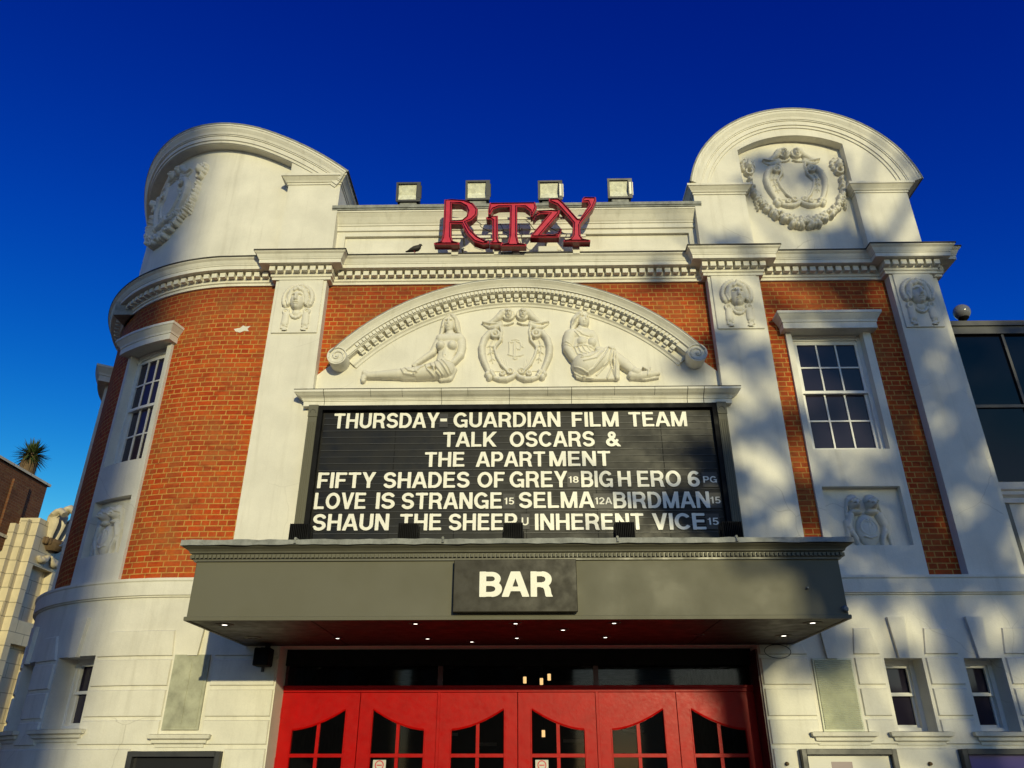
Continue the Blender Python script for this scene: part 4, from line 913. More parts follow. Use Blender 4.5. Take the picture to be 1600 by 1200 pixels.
for x in (-2.0, 0.0, 2.0): s.box(x-.006, x+.006, -1.75, .0, 2.842, 2.8455)
s.box(-3.2, 3.2, -.02, .0, 2.842, 2.8455); s.build('soffit_joint', M_black, CN)
for x, z, r in ((2.86, 3.13, .012), (3.19, 2.93, .03)):
    s = MB(); s.lathe((x, -1.815, z), [(0, -.028), (r*.7, -.024), (r, -.008), (r, .015)], 14, 'y'); s.build('bolt', M_lead, CN, smooth=True)
# recessed downlights
k = 0
NM = {}
for x, y, lit in ((-2.93, -1.54, 1), (-2.93, -.66, 0), (-2.0, -.60, 1), (-1.0, -1.57, 1), (-1.0, -.55, 1), (-.52, -.3, 1), (0, -1.57, 1), (0, -.58, 1), (.49, -1.15, 1), (.98, -.62, 1), (.98, -1.57, 1), (1.98, -.75, 0), (2.92, -.70, 1), (2.95, -1.55, 1)):
    lab = {(-2.93, -1.54): 'lit round downlight nearest the front left corner of the canopy soffit', (-2.93, -.66): 'unlit round downlight at the left rear of the canopy soffit', (-2.0, -.60): 'lit downlight in the rear row, first lit one from the left', (-1.0, -1.57): 'lit downlight at the soffit front edge, left of the bar sign middle', (-1.0, -.55): 'lit downlight in the rear row, second lit one from the left',
           (-.52, -.3): 'lit downlight set furthest back, left of the canopy middle', (0, -1.57): 'lit downlight under the soffit front edge directly below the bar sign', (0, -.58): 'lit downlight in the rear row at the canopy middle', (.49, -1.15): 'lit downlight half way back, just right of the canopy middle', (.98, -.62): 'lit downlight in the rear row right of the canopy middle', (.98, -1.57): 'lit downlight at the soffit front edge, right of the bar sign',
           (1.98, -.75): 'unlit downlight in the rear row towards the right', (2.92, -.70): 'lit downlight at the right rear of the canopy soffit', (2.95, -1.55): 'lit round downlight nearest the front right corner of the canopy soffit'}[(x, y)]
    big = 1.35 if abs(x) > 2.5 else 1
    t = thing('downlight', lab, 'downlight', (x, y, 2.842), 'downlights in the canopy soffit')
    s = MB(); s.lathe((x, y, 2.8445), [(.040*big, .0), (.042*big, -.008), (.066*big, -.006), (.070*big, .0)], 20); s.build('trim_ring', M_grey if abs(x) > 2.5 else M_iron, t, smooth=True)
    s = MB(); s.lathe((x, y, 2.843), [(.020*big, -.003), (.041*big, .0005)], 16); s.build('reflector', M_iron, t)
    s = MB(); s.lathe((x, y, 2.843), [(.0, -.0035), (.020*big, -.0035)], 14); s.build('lamp', M_lamp if lit else M_iron, t)

# ================================================================== bar sign
t = thing('bar_sign', 'brown rectangular sign on the canopy front reading BAR in cream letters', 'sign', (0, -1.86, 2.9))
s = MB(); s.box(-.605, .605, -1.885, -1.825, 2.90, 3.408); s.build('panel', M_barpanel, t, bevel=.006)
s = MB(); s.box(-.56, .56, -1.824, -1.801, 2.94, 3.37); s.build('backing', M_black, t)
for ch, x0, x1 in (('B', -.352, -.135), ('A', -.118, .125), ('R', .148, .362)): text('letter', ch, x0, x1, 3.04, 3.285, -1.8852, .012, M_letter, t, .205, res=60)

# ================================================================== film board
LB = thing('film_board', 'black changeable letter board listing films above the canopy', 'letter board', (0, -.1, 3.7))
s = MB(); s.box(-2.66, 2.66, -.055, -.015, 3.72, 5.93); s.build('backing_panel', M_board, LB)
s = MB()
zl = 5.86
zs_ = []
for r in range(7):
    for q in (.0, .094, .188): zs_.append(5.60-.2805*r+q-.02)
for z in zs_:
    if 3.75 < z < 5.80: s.box(-2.60, 2.60, -.064, -.054, z-.0035, z+.0035)
s.build('letter_track', M_iron, LB)
s = MB()
for x in (-1.62, -.80, .12, 1.02, 1.92): s.box(x-.004, x+.004, -.0575, -.054, 3.73, 5.82)
s.build('panel_joint', M_black, LB)
s = MB(); s.box(-2.68, -2.62, -.13, -.05, 3.72, 5.93); s.box(2.62, 2.68, -.13, -.05, 3.72, 5.93); s.box(-2.62, 2.62, -.128, -.05, 5.865, 5.929); s.build('inner_frame', M_black, LB)
for sg in (-1, 1):
    x0, x1 = sorted((sg*2.68, sg*2.80)); s = MB(); s.box(x0, x1, -.15, -.01, 3.72, 5.755); s.box(x0-.004, x1+.004, -.158, -.01, 5.755, 5.93)
    for q in range(4): x = x0+.012+q*.0265; s.box(x, x+.016, -.159, -.149, 3.9, 5.68)
    o = s.build('fluted_post', M_grey, LB, bevel=.003)
    s = MB(); c_ = (x0+x1)/2; s.tube([(c_-.04*math.cos(a), -.158, 5.81+.05*math.sin(a)) for a in [PI*k/10 for k in range(11)]], .007, 6); s.build('arch_bead', M_greyd, o)
WORDS = [('THURSDAY', -2.466, -1.043, 5.592, 5.814), ('-', -1.028, -0.938, 5.684, 5.726), ('GUARDIAN', -0.849, 0.588, 5.593, 5.813), ('FILM', 0.736, 1.368, 5.591, 5.806), ('TEAM', 1.501, 2.278, 5.588, 5.802), ('TALK', -0.98, -0.275, 5.315, 5.528), ('OSCARS', -0.094, 1.03, 5.307, 5.528), ('&', 1.181, 1.364, 5.307, 5.522), ('THE', -1.208, -0.684, 5.037, 5.244), ('APART', -0.531, 0.372, 5.033, 5.243), ('MENT', 0.422, 1.225, 5.035, 5.244), ('FIFTY', -2.591, -1.834, 4.755, 4.969), ('SHADES', -1.729, -0.613, 4.749, 4.967), ('OF', -0.511, -0.158, 4.749, 4.963), ('GREY', -0.094, 0.652, 4.748, 4.969), ('18', 0.662, 0.798, 4.807, 4.896), ('BIG', 0.827, 1.238, 4.746, 4.968), ('H', 1.3, 1.472, 4.753, 4.963), ('ERO', 1.55, 2.114, 4.746, 4.966), ('6', 2.202, 2.351, 4.744, 4.96), ('PG', 2.399, 2.573, 4.798, 4.886), ('LOVE', -2.6, -1.934, 4.474, 4.693), ('IS', -1.807, -1.564, 4.473, 4.691), ('STRANGE', -1.476, -0.19, 4.468, 4.686), ('15', -0.167, -0.035, 4.524, 4.613), ('SELMA', 0.024, 0.981, 4.472, 4.687), ('12A', 0.989, 1.211, 4.519, 4.61), ('BIRDMAN', 1.225, 2.451, 4.464, 4.681), ('15', 2.456, 2.588, 4.522, 4.61), ('SHAUN', -2.587, -1.616, 4.195, 4.41), ('THE', -1.481, -0.953, 4.192, 4.407), ('SHEEP', -0.862, 0.002, 4.189, 4.405), ('U', 0.058, 0.146, 4.25, 4.353), ('INHERENT', 0.223, 1.593, 4.187, 4.399), ('VICE', 1.704, 2.371, 4.184, 4.397), ('15', 2.387, 2.53, 4.245, 4.335)]
jr = random.Random(11)
for wd, x0, x1, z0, z1 in WORDS:
    small = wd in ('18', 'PG', '15', '12A', 'U')
    if small or wd == '-':
        a = .012; s = MB(); zc = (z0+z1)/2+.022 if small else 5.725; s.box(x0-a, x1+a, -.0655, -.0645, zc-.10, zc+.10); s.build('clear_tile', M_tile, LB)
    text('lettering', wd, x0, x1, z0+.022, z1+.022, -.0662, .006, M_letter, LB, .15 if small else .178, res=18 if small else 36)

# ================================================================== neon name sign on the parapet
NS = thing('name_sign', 'red neon channel letters spelling the cinema name along the parapet', 'sign', (0, -.25, 8.45))
GL = {'R': [[(-1.098, 9.333), (-0.982, 9.344), (-0.79, 9.324), (-0.656, 9.259), (-0.579, 9.143), (-0.593, 9.019), (-0.665, 8.928), (-0.745, 8.888), (-0.685, 8.766), (-0.577, 8.633), (-0.446, 8.546), (-0.398, 8.537), (-0.397, 8.492), (-0.493, 8.473), (-0.623, 8.525), (-0.723, 8.645), (-0.791, 8.787), (-0.818, 8.859), (-0.973, 8.861), (-0.965, 8.629), (-0.938, 8.549), (-0.84, 8.518), (-0.839, 8.478), (-1.217, 8.483), (-1.219, 8.517), (-1.123, 8.547), (-1.102, 8.611), (-1.093, 8.792)], [(-0.979, 9.254), (-0.846, 9.245), (-0.762, 9.187), (-0.731, 9.104), (-0.749, 9.011), (-0.812, 8.946), (-0.972, 8.932)]], 'I': [[(-0.453, 8.986), (-0.404, 9.016), (-0.273, 9.019), (-0.27, 8.599), (-0.245, 8.535), (-0.189, 8.515), (-0.188, 8.479), (-0.389, 8.482), (-0.39, 8.512), (-0.353, 8.561), (-0.357, 8.923), (-0.387, 8.948), (-0.444, 8.949)]], 'T': [[(-0.399, 9.255), (0.295, 9.255), (0.318, 9.15), (0.25, 8.976), (0.226, 8.976), (0.211, 9.079), (0.137, 9.153), (0.022, 9.161), (0.02, 8.615), (0.044, 8.496), (0.156, 8.468), (0.156, 8.429), (-0.228, 8.434), (-0.229, 8.47), (-0.124, 8.498), (-0.1, 8.617), (-0.093, 9.163), (-0.258, 9.159), (-0.34, 9.119), (-0.38, 9.026), (-0.421, 9.027), (-0.422, 9.11)]], 'Z': [[(0.326, 9.109), (0.532, 9.126), (0.671, 9.11), (0.661, 9.052), (0.384, 8.666), (0.553, 8.658), (0.626, 8.687), (0.661, 8.767), (0.688, 8.756), (0.64, 8.596), (0.211, 8.602), (0.227, 8.656), (0.497, 9.038), (0.374, 9.04), (0.316, 9.006), (0.274, 8.935), (0.258, 8.945)]], 'Y': [[(0.503, 9.326), (0.652, 9.327), (0.732, 9.238), (0.934, 8.929), (0.958, 8.921), (1.109, 9.191), (1.095, 9.243), (1.004, 9.234), (1.016, 9.318), (1.05, 9.349), (1.223, 9.34), (1.228, 9.272), (1.172, 9.127), (0.983, 8.853), (0.965, 8.813), (0.963, 8.622), (0.992, 8.562), (1.103, 8.534), (1.102, 8.497), (0.702, 8.502), (0.703, 8.536), (0.808, 8.564), (0.842, 8.624), (0.858, 8.845), (0.781, 8.968), (0.624, 9.194), (0.502, 9.262)]]}
def area(p): return sum(a[0]*b[1]-b[0]*a[1] for a, b in zip(p, p[1:]+p[:1]))/2
def inset(p, q):
    if area(p) < 0: p = p[::-1]
    out = []; n = len(p)
    for i in range(n):
        a, b, c = p[i-1], p[i], p[(i+1) % n]
        t0 = Vector((b[0]-a[0], b[1]-a[1])).normalized(); t1 = Vector((c[0]-b[0], c[1]-b[1])).normalized()
        n0, n1 = Vector((-t0.y, t0.x)), Vector((-t1.y, t1.x)); k = max(.45, 1+n0.dot(n1)); v = (n0+n1)/k
        out.append((b[0]+v.x*q, b[1]+v.y*q))
    return out
DEP = {'R': 0, 'I': .012, 'T': -.014, 'Z': .016, 'Y': -.008}
F_ = lambda u, d, z: (u, -d, z)
for ch, loops in GL.items():
    d1 = .27-DEP[ch]*.8; d0 = d1-.12; s = MB(); s.prism(loops[0], d0, d1, F_, holes=loops[1:]); o = s.build('letter', M_crimd, NS)
    # face tray: a lighter face slightly proud, inside a rim
    face = inset(loops[0], .010); hol = [inset(h, -.010) for h in loops[1:]]
    s = MB(); s.prism(face, d1+.001, d1+.006, F_, holes=hol); s.build('face', M_crim, o)
    for lp, q in [(loops[0], .024)]+[(h, -.020) for h in loops[1:]]:
        pl = inset(lp, q); s = MB(); s.tube([(u, -d1-.016, z) for u, z in pl], .0065, 6, closed=True); s.build('neon_tube', M_tube, o, smooth=True)
    us = [p[0] for p in loops[0]]; zs2 = [p[1] for p in loops[0]]
    s = MB(); c_ = (min(us)+max(us))/2; s.tube([(c_, -d0-.0, min(zs2)+.03), (c_, .12, min(zs2)+.03)], .014, 6); s.tube([(c_, -d0, min(zs2)+.32), (c_, .17, min(zs2)+.32)], .014, 6); s.build('bracket', M_lead, o)
s = MB()
for z in (8.72, 9.06): s.box(-1.05, 1.05, -.145, -.125, z-.02, z+.02)
for x in (-.92, -.28, .0, .9): s.box(x-.05, x+.05, -.13, -.03, 8.40, 8.52)
s.build('mounting_rail', M_white, NS)
s = MB(); s.box(.33, .62, -.15, -.02, 8.43, 8.53); s.build('transformer_box', M_trim, NS, bevel=.008)
s = MB(); r4 = random.Random(2)
for k in range(5):
    x = -.6+.25*k; s.tube([(x+q*.05*r4.uniform(.5, 1.5), -.16+.03*math.sin(q*2+k), 9.0-.05*q+.04*math.sin(3*q+k)) for q in range(7)], .006, 5)
s.build('wiring', M_black, NS)

# ================================================================== floodlights on the parapet
FL = [(-1.765, 'floodlight at the left end of the parapet row, clear of the red letters'), (-.63, 'floodlight standing behind the letter R'), (.555, 'floodlight standing behind the letter Y'), (1.69, 'floodlight at the right end of the parapet row')]
for i, (x, lab) in enumerate(FL):
    t = thing('floodlight', lab, 'floodlight', (x, .28, 9.475), 'floodlights along the parapet')
    zc = 9.96+(.02 if i % 2 else 0); yb = .28; tl = math.radians(9)
    def T(px, py, pz): return (x+px, yb+py*math.cos(tl)+pz*math.sin(tl)*-1*-.0+pz*math.sin(tl)*-1, zc+pz*math.cos(tl)+py*math.sin(tl))
    fb = lambda u, d, z: T(u, -d, z)
    s = MB(); s.fbox(-.185, .185, -.13, -.062, -.165, .165, fb); s.fbox(-.185, -.1645, -.062, 0, -.165, .165, fb); s.fbox(.1345, .185, -.062, 0, -.165, .165, fb); s.fbox(-.1645, .1345, -.062, 0, .1495, .165, fb); s.fbox(-.1645, .1345, -.062, 0, -.165, -.1495, fb); s.fbox(-.20, .20, 0, .022, .150, .182, fb); s.fbox(-.20, .20, 0, .022, -.182, -.150, fb); s.fbox(-.20, -.165, 0, .022, -.15, .15, fb); s.fbox(.135, .20, 0, .022, -.15, .15, fb); s.build('housing', M_iron, t, bevel=.004)
    s2 = MB(); s2.quad(T(-.164, .004, .149), T(.134, .004, .149), T(.134, .055, -.015), T(-.164, .055, -.015)); s2.quad(T(-.164, .055, -.015), T(.134, .055, -.015), T(.134, .004, -.149), T(-.164, .004, -.149))
    s2.quad(T(-.164, .004, -.149), T(-.164, .055, -.015), T(-.164, .056, -.014), T(-.164, .004, .149)); s2.build('reflector', M_refl, t)
    s2 = MB(); s2.tube([T(.205, .0, -.12), T(.205, .0, .12)], .012, 6); s2.fbox(.15, .185, .0225, .026, -.11, .11, fb); s2.build('label_strip', M_letter if i > 1 else M_iron, t)
    s2 = MB(); s2.fbox(-.14, .14, -.11, .0, -.29, -.19, fb); s2.build('gear_box', M_lead if i != 2 else M_iron, t, bevel=.01)
    s2 = MB(); s2.fbox(-.16, -.145, -.07, -.03, -.42, -.1, fb); s2.fbox(.145, .16, -.07, -.03, -.42, -.1, fb); s2.box(x-.17, x+.17, .25, .36, 9.476, 9.535); s2.build('bracket', M_black, t)

# ================================================================== small spotlights standing on the canopy
SP = [(-2.40, 'black spotlight at the left end of the canopy top, by the board post'), (-1.195, 'black spotlight on the canopy in front of the word THE'), (-.03, 'black spotlight on the canopy in front of the end of SHEEP'), (1.20, 'black finned spotlight on the canopy in front of INHERENT'), (2.375, 'black finned spotlight at the right end of the canopy top')]
for i, (x, lab) in enumerate(SP):
    t = thing('spotlight', lab, 'spotlight', (x, -1.2, 3.66), 'spotlights standing on the canopy')
    s = MB(); s.box(x-.108, x+.108, -1.19, -1.02, 3.775, 3.985); s.build('housing', M_black, t, bevel=.006)
    s = MB()
    for k in range(11): q = x-.1+.02*k; s.box(q-.004, q+.004, -1.225, -1.188, 3.785, 3.975)
    s.build('cooling_fin', M_black, t)
    s = MB(); s.box(x-.12, x-.109, -1.13, -1.09, 3.64, 3.9); s.box(x+.109, x+.12, -1.13, -1.09, 3.64, 3.9); s.box(x-.13, x+.13, -1.15, -1.07, 3.62, 3.65); s.build('bracket', M_black, t)
    s = MB(); s.box(x-.095, x+.095, -1.019, -1.012, 3.79, 3.97); s.build('lens', M_flglass, t)

# ================================================================== pigeon, speaker, cable
t = thing('pigeon', 'dark pigeon sitting on the ledge left of the red letters', 'bird', (-1.57, -.02, 8.53))
px = lambda a, h, y=0: (-1.55+a*.85, -.02+y*.85, 8.575+h*.85)
s = MB(); s.tube([px(-.155, -.035), px(-.11, -.025), px(-.06, .0), px(.0, .022), (px(.05, .04)), px(.08, .065), px(.093, .09), px(.104, .108), px(.118, .108), px(.132, .10), px(.142, .095)],
    [(.014, .005), (.024, .011), (.039, .029), (.050, .046), (.049, .048), (.037, .038), (.025, .027), (.021, .023), (.018, .019), (.008, .008), (.003, .003)], 14); s.build('body', M_feather, t, smooth=True)
for sg in (-1, 1): s = MB(); s.tube([px(.0, -.02, sg*.02), px(.005, -.055, sg*.02), px(.03, -.062, sg*.02)], .005, 6); s.build('leg', M_crimd, t)
t = thing('loudspeaker', 'small black loudspeaker under the left rear corner of the canopy', 'speaker', (-2.95, -.1, 2.6))
s = MB(); s.box(-3.05, -2.87, -.22, -.03, 2.60, 2.80); s.build('cabinet', M_black, t, bevel=.012)
s = MB(); s.box(-2.99, -2.93, -.02, .02, 2.62, 2.84); s.tube([(-2.95, -.12, 2.60), (-2.95, -.12, 2.54)], .02, 8); s.build('mount', M_iron, t)
cb = MB(); cb.tube([(2.86+.17+.16*math.cos(a), -.03-.05*math.sin(a/2)**2, 2.76+.075*math.sin(a)+.0) for a in [k*2*PI*1.35/40 for k in range(41)]], .004, 6); tag(cb.build('loose_cable', M_black, None, smooth=True), 'thin black cable looped under the right end of the canopy', 'cable')

# ================================================================== poster cases on the ground floor
def poster_case(x0, x1, lab, pm, m2):
    t = thing('poster_case', lab, 'poster case', ((x0+x1)/2, 0, .5), 'poster cases on the ground floor wall')
    f = lambda u, d, z: M(u, d, z); s = MB(); zt = 1.735 if x0 > 0 else 1.715
    for a, b, lo, hi in ((x0, x0+.055, .55, zt), (x1-.055, x1, .55, zt), (x0+.055, x1-.055, zt-.055, zt), (x0+.055, x1-.055, .55, .605)): s.fbox(a, b, .137, .235, lo, hi)
    s.build('frame', M_iron, t, bevel=.003)
    s = MB(); s.fbox(x0+.055, x1-.055, .137, .165, .605, zt-.055); s.build('poster', pm, t)
    s = MB(); r = random.Random(int(abs(x0)*100))
    for k in range(9):
        a = x0+.09+(x1-x0-.3)*r.random(); z = .7+.95*r.random(); w_ = .05+.18*r.random(); s.fbox(a, min(a+w_, x1-.08), .165, .1665, z, min(z+.02+.10*r.random(), zt-.07))
    s.build('artwork', m2, t)
    return t
poster_case(3.12, 4.16, 'poster case with a pale poster, right of the doors under the slatted panel', M_poster1, M_posterm)
poster_case(4.87, 5.92, 'poster case with a blue poster, at the far right under the small sash windows', M_poster2, M_poster1)
poster_case(-4.34, -3.31, 'poster case with a black poster, left of the doors', M_poster3, M_lead)
s = None
for x, lab in ((2.96, 'small brass bolt on the white wall right beside the red doors'), (4.52, 'small brass bolt on the white wall between the two right poster cases')):
    s = MB(); s.lathe((x, -.02, 1.59), [(0, -.035), (.016, -.03), (.02, -.01), (.02, .02)], 12, 'y'); tag(s.build('wall_bolt', M_bark, None, smooth=True), lab, 'bolt', 'bolts on the ground floor wall')
# ================================================================== dark glass wing on the right
GW = thing('glass_wing', 'dark glazed wing set back behind the right end of the cinema', 'building', (8, 1.5, 0))
s = MB(); s.box(6.29, 12, 1.46, 1.60, 3.4, 5.02); s.build('wall', M_white, GW)
s = MB(); f = lambda u, d, z: (u, 1.5-d, z)
s.sweep([(6.2, 0), (12, 0)], [(.03, 4.99), (.08, 5.0), (.08, 5.06), (.05, 5.08), (.10, 5.12), (.10, 5.17), (.13, 5.19), (.13, 5.30), (.0, 5.32)], f); s.build('sill_moulding', M_trim, GW)
s = MB(); s.box(6.29, 12, 1.56, 1.58, 5.3, 7.95); s.build('glass_panel', M_glass2, GW)
s = MB(); s.box(6.29, 12, 1.50, 1.60, 7.9, 8.10); s.box(6.29, 12, 1.47, 1.60, 8.04, 8.13); s.build('roof_edge', M_iron, GW)
s = MB()
s.box(6.3, 12, 1.53, 1.57, 6.58, 6.63)
for x in (7.96, 9.4, 10.9): s.box(x-.02, x+.02, 1.525, 1.57, 5.3, 7.9)
s.build('glazing_bar', M_iron, GW)
s = MB(); s.box(7.05, 7.17, 1.42, 1.47, 3.3, 4.98); s.build('jamb', M_greyd, GW)
s = MB(); s.box(6.29, 12, 1.62, 6, 0, 8.0); s.build('rear_block', M_iron, GW)
t = thing('globe_lamp', 'grey glass globe lamp on the roof edge of the dark glazed wing', 'lamp', (7.42, 1.52, 8.12))
s = MB(); s.lathe((7.42, 1.53, 8.33), [(.135*math.sin(PI*k/14), -.135*math.cos(PI*k/14)) for k in range(15)], 24); s.build('globe', M_globe, t, smooth=True)
s = MB(); s.lathe((7.42, 1.53, 8.12), [(.03, -.03), (.028, .04), (.05, .055), (.085, .09), (.082, .11)], 16); s.build('base', M_black, t, smooth=True)

# ================================================================== neighbouring brick building with a cream corner turret
NB = thing('neighbour_building', 'brown brick building across the side street on the left', 'building', (-16, 8, 0))
f = lambda u, d, z: (-14+d, u, z)                              # its street wall faces +X; u runs along Y

nb = MB()
def bl(mb, u0, u1, d0, d1, z0, z1):
    mb.quad(f(u0, d1, z0), f(u1, d1, z0), f(u1, d1, z1), f(u0, d1, z1), [(u0, z0), (u1, z0), (u1, z1), (u0, z1)])
    mb.quad(f(u0, d0, z0), f(u0, d1, z0), f(u0, d1, z1), f(u0, d0, z1), [(d0, z0), (d1, z0), (d1, z1), (d0, z1)]); mb.quad(f(u1, d1, z0), f(u1, d0, z0), f(u1, d0, z1), f(u1, d1, z1), [(d1, z0), (d0, z0), (d0, z1), (d1, z1)])
    mb.quad(f(u0, d1, z1), f(u1, d1, z1), f(u1, d0, z1), f(u0, d0, z1))
bl(nb, -6, 11.74, -8, 0, 0, 8.9); bl(nb, 10.2, 10.9, 0, .06, 6.7, 8.6); nb.build('brick_wall', M_brick2, NB)
c_ = MB(); bl(c_, -6, 11.80, -8, .07, 8.9, 8.97); c_.build('coping', M_stone, NB)
c_ = MB(); bl(c_, -6, 11.2, 0, .10, 7.02, 7.10); c_.build('string_band', M_stone, NB)
def nwin(u0, u1, z0, z1):
    w_ = MB(); bl(w_, u0, u1, -.02, .012, z0, z1); o = w_.build('window', M_glass, NB)
    w_ = MB()
    for a, b, lo, hi in ((u0, u0+.06, z0, z1), (u1-.06, u1, z0, z1), (u0, u1, z0, z0+.06), (u0, u1, z1-.06, z1), ((u0+u1)/2-.03, (u0+u1)/2+.03, z0, z1), (u0, u1, (z0+z1)/2-.02, (z0+z1)/2+.02)): bl(w_, a, b, .01, .035, lo, hi)
    w_.build('frame', M_iron, o)
for u0 in (1.2, 4.0, 6.8, 9.0): nwin(u0, u0+1.3, 4.4, 6.0)
nwin(8.6, 10.0, 1.5, 3.4)
c_ = MB(); bl(c_, 9.25, 9.42, 0, .10, 7.62, 8.15); bl(c_, 9.25, 9.42, 0, .16, 7.60, 7.68); c_.build('wall_lamp', M_stone, NB, bevel=.02)
TW = thing('cream_turret', 'cream tiled turret with a plume finial at the corner of the brick building', 'tower', (-13.6, 11.8, 0))
tb = MB()
bl(tb, 10.55, 13.6, -.05, .22, 0, 7.45); bl(tb, 10.72, 13.6, .22, .42, 0, 7.62)
hs_ = [(11.15, 12.1, 5.0, 6.45), (11.15, 12.1, 2.2, 4.4)]
us = [10.9, 11.15, 12.1, 13.6]; zs_ = [0, 2.2, 4.4, 5.0, 6.45, 7.70]
for a, b in zip(us[:-1], us[1:]):
    for lo, hi in zip(zs_[:-1], zs_[1:]):
        if any(h[0] < (a+b)/2 < h[1] and h[2] < (lo+hi)/2 < h[3] for h in hs_): continue
        tb.quad(f(a, .62, lo), f(b, .62, lo), f(b, .62, hi), f(a, .62, hi), [(a, lo), (b, lo), (b, hi), (a, hi)])
tb.quad(f(10.9, -.3, 0), f(10.9, .62, 0), f(10.9, .62, 7.70), f(10.9, -.3, 7.70), [(-.3, 0), (.62, 0), (.62, 7.7), (-.3, 7.7)])
tb.quad(f(10.9, -.3, 7.7), f(10.9, .62, 7.7), f(13.6, .62, 7.7), f(13.6, -.3, 7.7))
tb.quad(f(13.6, .62, 0), f(13.6, -.3, 0), f(13.6, -.3, 7.7), f(13.6, .62, 7.7))
for a, b, lo, hi in hs_:
    for q in ((a, 1), (b, -1)): tb.quad(f(q[0], .30, lo), f(q[0], .62, lo), f(q[0], .62, hi), f(q[0], .30, hi), [(0, lo), (.3, lo), (.3, hi), (0, hi)])
    tb.quad(f(a, .30, hi), f(b, .30, hi), f(b, .62, hi), f(a, .62, hi)); tb.quad(f(a, .30, lo), f(b, .30, lo), f(b, .62, lo), f(a, .62, lo))
tb.build('shaft', M_stone, TW)
for a, b, lo, hi in hs_:
    w_ = MB(); w_.quad(f(a, .31, lo), f(b, .31, lo), f(b, .31, hi), f(a, .31, hi)); o = w_.build('window', M_glass, TW)
    w_ = MB(); bl(w_, a, a+.08, .31, .36, lo, hi); bl(w_, b-.08, b, .31, .36, lo, hi); bl(w_, a, b, .31, .35, (lo+hi)/2-.04, (lo+hi)/2+.04); w_.build('frame', M_iron, o)
# plume finial: three curled feathers rising from a coronet
s = MB(); r5 = random.Random(9)
for dy, lean, h, rr in ((0, 0, 1.0, .17), (-.26, -.16, .80, .15), (.26, .18, .80, .15)):
    pts, rad = [], []
    for k in range(13):
        q = k/12; z = 7.25+h*min(1, q*1.25)-(.16*max(0, q-.8)/.2); xo = .42+.10*q+(.30*max(0, q-.62)/.38); pts.append((-14+xo+.22, 11.72+dy+lean*q*1.2, z)); rad.append((rr*(.55+.6*math.sin(PI*min(1, q*1.1)**1.2)+.05), rr*(.35+.25*q)))
    s.tube(pts, rad, 12)
    s.tube([(p[0]+.08, p[1], p[2]) for p in pts[:10]], .03, 6)
pf_ = s.build('plume', M_faience, TW, smooth=True)
s = MB()
for k in range(16):
    a = k*2*PI/16; s.lathe((-13.38+.26*math.cos(a)*.6, 11.72+.40*math.sin(a), 7.18), [(.07*math.sin(PI*j/6), -.07*math.cos(PI*j/6)*1.6) for j in range(7)], 8)
s.lathe((-13.38, 11.72, 6.95), [(.22, 0), (.30, .08), (.34, .22), (.30, .3)], 16); s.build('coronet', M_bark, pf_, smooth=True)
s = MB()
for sg in (-1, 1):
    pts = [(-13.34, 11.72+sg*(.05+.45*q), 6.80-.10*math.sin(q*PI)-.12*q+.02*math.sin(q*14)) for q in [k/10 for k in range(11)]]; s.tube(pts, [.05+.05*math.sin(PI*k/10) for k in range(11)], 10)
s.build('scroll_ribbon', M_faience, pf_, smooth=True)

# ---- cabbage palm on the roof
t = thing('cabbage_palm', 'spiky cabbage palm growing on the roof of the brown brick building', 'palm', (-14.62, 11.5, 8.9))
s = MB(); s.tube([(-14.62, 11.5, 8.7), (-14.61, 11.5, 9.2), (-14.6, 11.52, 9.55), (-14.6, 11.52, 9.85)], [.27, .24, .22, .16], 12); s.build('trunk', M_bark, t, smooth=True)
s = MB(); rp = random.Random(4)
for k in range(420):
    az = rp.uniform(0, 2*PI); el = rp.uniform(-.75, 1.45); L = rp.uniform(.36, .60); dr = Vector((math.cos(az)*math.cos(el), math.sin(az)*math.cos(el), math.sin(el)))
    c0 = Vector((-14.6, 11.52, 9.78)); sd = dr.cross(Vector((0, 0, 1))).normalized(); wd = rp.uniform(.014, .026)
    p1 = c0+dr*L*.5; p2 = c0+dr*L+Vector((0, 0, -.22*(1-abs(dr.z))*rp.random()))
    s.quad(tuple(c0-sd*wd*.7), tuple(c0+sd*wd*.7), tuple(p1+sd*wd), tuple(p1-sd*wd)); s.poly([tuple(p1-sd*wd), tuple(p1+sd*wd), tuple(p2)])
s.build('crown', M_leaf, t, weld=False)
s = MB()
for k in range(90):
    az = rp.uniform(0, 2*PI); z = rp.uniform(9.0, 9.75); r = .22; c0 = Vector((-14.6+r*math.cos(az), 11.52+r*math.sin(az), z)); sd = Vector((-math.sin(az), math.cos(az), 0))*.02
    s.poly([tuple(c0-sd), tuple(c0+sd), tuple(c0+Vector((math.cos(az)*.07, math.sin(az)*.07, -.35)))])
s.build('dead_leaf_skirt', M_bark, t, weld=False)

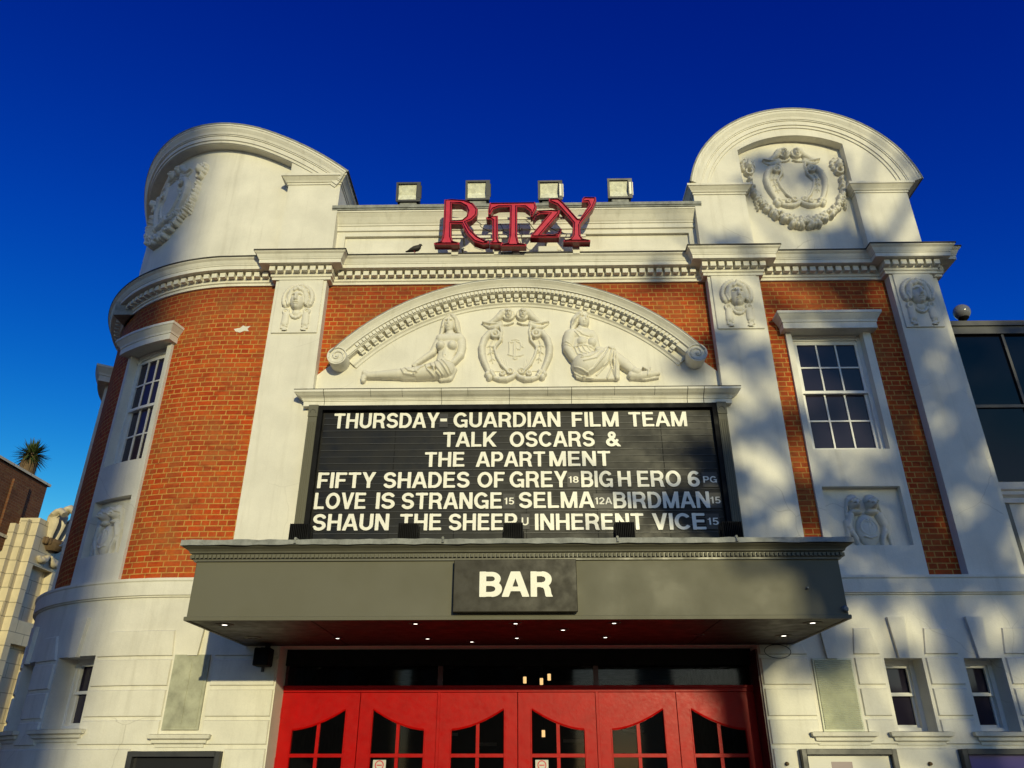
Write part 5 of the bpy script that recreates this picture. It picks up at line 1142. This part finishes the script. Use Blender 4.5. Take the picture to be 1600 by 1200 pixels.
# ================================================================== what stands behind the camera: it shades and is mirrored
t = thing('town_hall_tower', 'tall square stone tower across the road behind the camera', 'tower', (14.5, -82, 0))
s = MB(); s.box(12.75, 16.3, -84, -80, 0, 37); s.box(12.7, 16.35, -84.1, -79.9, 33.6, 34.0); s.build('shaft', M_stone, t)
s = MB(); s.lathe((14.5, -82, 37), [(2.2, 0), (2.0, 1.5), (1.0, 3.2), (.1, 4.5)], 12); s.build('lantern', M_lead, t)
for x0, x1, h, y in ((-60, -14, 13, -70), (-12, 5, 12, -74), (20, 60, 10, -95)):
    t = thing('terrace_block', 'long brick block across the road behind the camera, %s' % ('furthest left' if x0 < -30 else 'middle one' if x0 < 0 else 'furthest right'), 'building', ((x0+x1)/2, y, 0), 'brick blocks across the road')
    s = MB(); s.box(x0, x1, y-10, y, 0, h); s.build('brick_wall', M_brick2, t)
    for k in range(int((x1-x0)/4)):
        for q in range(3): s = MB(); xx = x0+1.2+k*4; s.box(xx, xx+1.5, y-.02, y+.03, 1.2+q*3.6, 3.3+q*3.6); s.build('window', M_glass, t)
def leafy_tree(x, y, zc, rx, rz, n, seed, lab):
    r = random.Random(seed); t = thing('evergreen_oak', lab, 'tree', (x, y, 0), 'trees across the square behind the camera')
    tr, cr, lf = MB(), MB(), MB(); zb = zc-rz
    tr.tube([(x, y, 0), (x+.1, y, zb*.5), (x-.1, y+.1, zb+rz*.4), (x, y, zc), (x+.1, y, zc+rz*.7)], [.34, .27, .22, .15, .05], 10); tr.build('trunk', M_bark, t, smooth=True, weld=False)
    for k in range(n):
        while True:
            g = Vector((r.gauss(0, .55), r.gauss(0, .55), r.gauss(0, .6)))
            if g.length < 1: break
        c = Vector((x+g.x*rx, y+g.y*rx, zc+g.z*rz)); s_ = r.uniform(.11, .25)
        b = Vector((x, y, max(zb+.3, c.z-rz*r.uniform(.25, .5)))); md = (b+c)/2+Vector((r.uniform(-.4, .4), r.uniform(-.4, .4), r.uniform(-.6, .1)))
        cr.tube([tuple(b), tuple(md), tuple(c)], [.085, .06, .03], 5, cap=False)
        for q in range(5):
            e = c+Vector((r.gauss(0, s_), r.gauss(0, s_), r.gauss(0, s_))); cr.tube([tuple(c), tuple(e)], [.018, .008], 4, cap=False)
        for q in range(int(480*s_)):
            c0 = c+Vector((r.gauss(0, s_*.75), r.gauss(0, s_*.75), r.gauss(0, s_*.62))); a_ = Vector((r.uniform(-1, 1), r.uniform(-1, 1), r.uniform(-1, 1))).normalized()*r.uniform(.07, .14); b_ = a_.cross(Vector((r.uniform(-1, 1), r.uniform(-1, 1), 1))).normalized()*a_.length*.7
            lf.quad(tuple(c0-a_), tuple(c0-b_), tuple(c0+a_), tuple(c0+b_))
    for k in range(16):
        a = r.uniform(0, 2*PI); z0_ = zc+rz*r.uniform(-.9, .3); cr.tube([(x, y, z0_), (x+rx*.5*math.cos(a), y+rx*.5*math.sin(a), z0_+rz*.22), (x+rx*1.05*math.cos(a), y+rx*1.05*math.sin(a), z0_+rz*r.uniform(.3, .65))], [.12, .075, .03], 6, cap=False)
    crown = cr.build('crown', M_bark, t, smooth=True, weld=False); lf.build('leaf_clump', M_leaf, crown, weld=False)['kind'] = 'stuff'
TZ = math.tan(SUN_EL)/math.cos(SUN_AZ); TXX = math.tan(SUN_AZ)
leafy_tree(5.2+34*TXX, -34, 6.4+34*TZ, 3.5, 5.8, 62, 21, 'tallest evergreen tree across the square, in line with the right wing')
leafy_tree(7.4+40*TXX, -40, 5.0+40*TZ, 3.1, 5.0, 44, 22, 'evergreen tree across the square, furthest right')
leafy_tree(2.7+28*TXX, -28, 4.1+28*TZ, 1.9, 2.0, 12, 25, 'smallest evergreen tree across the square')
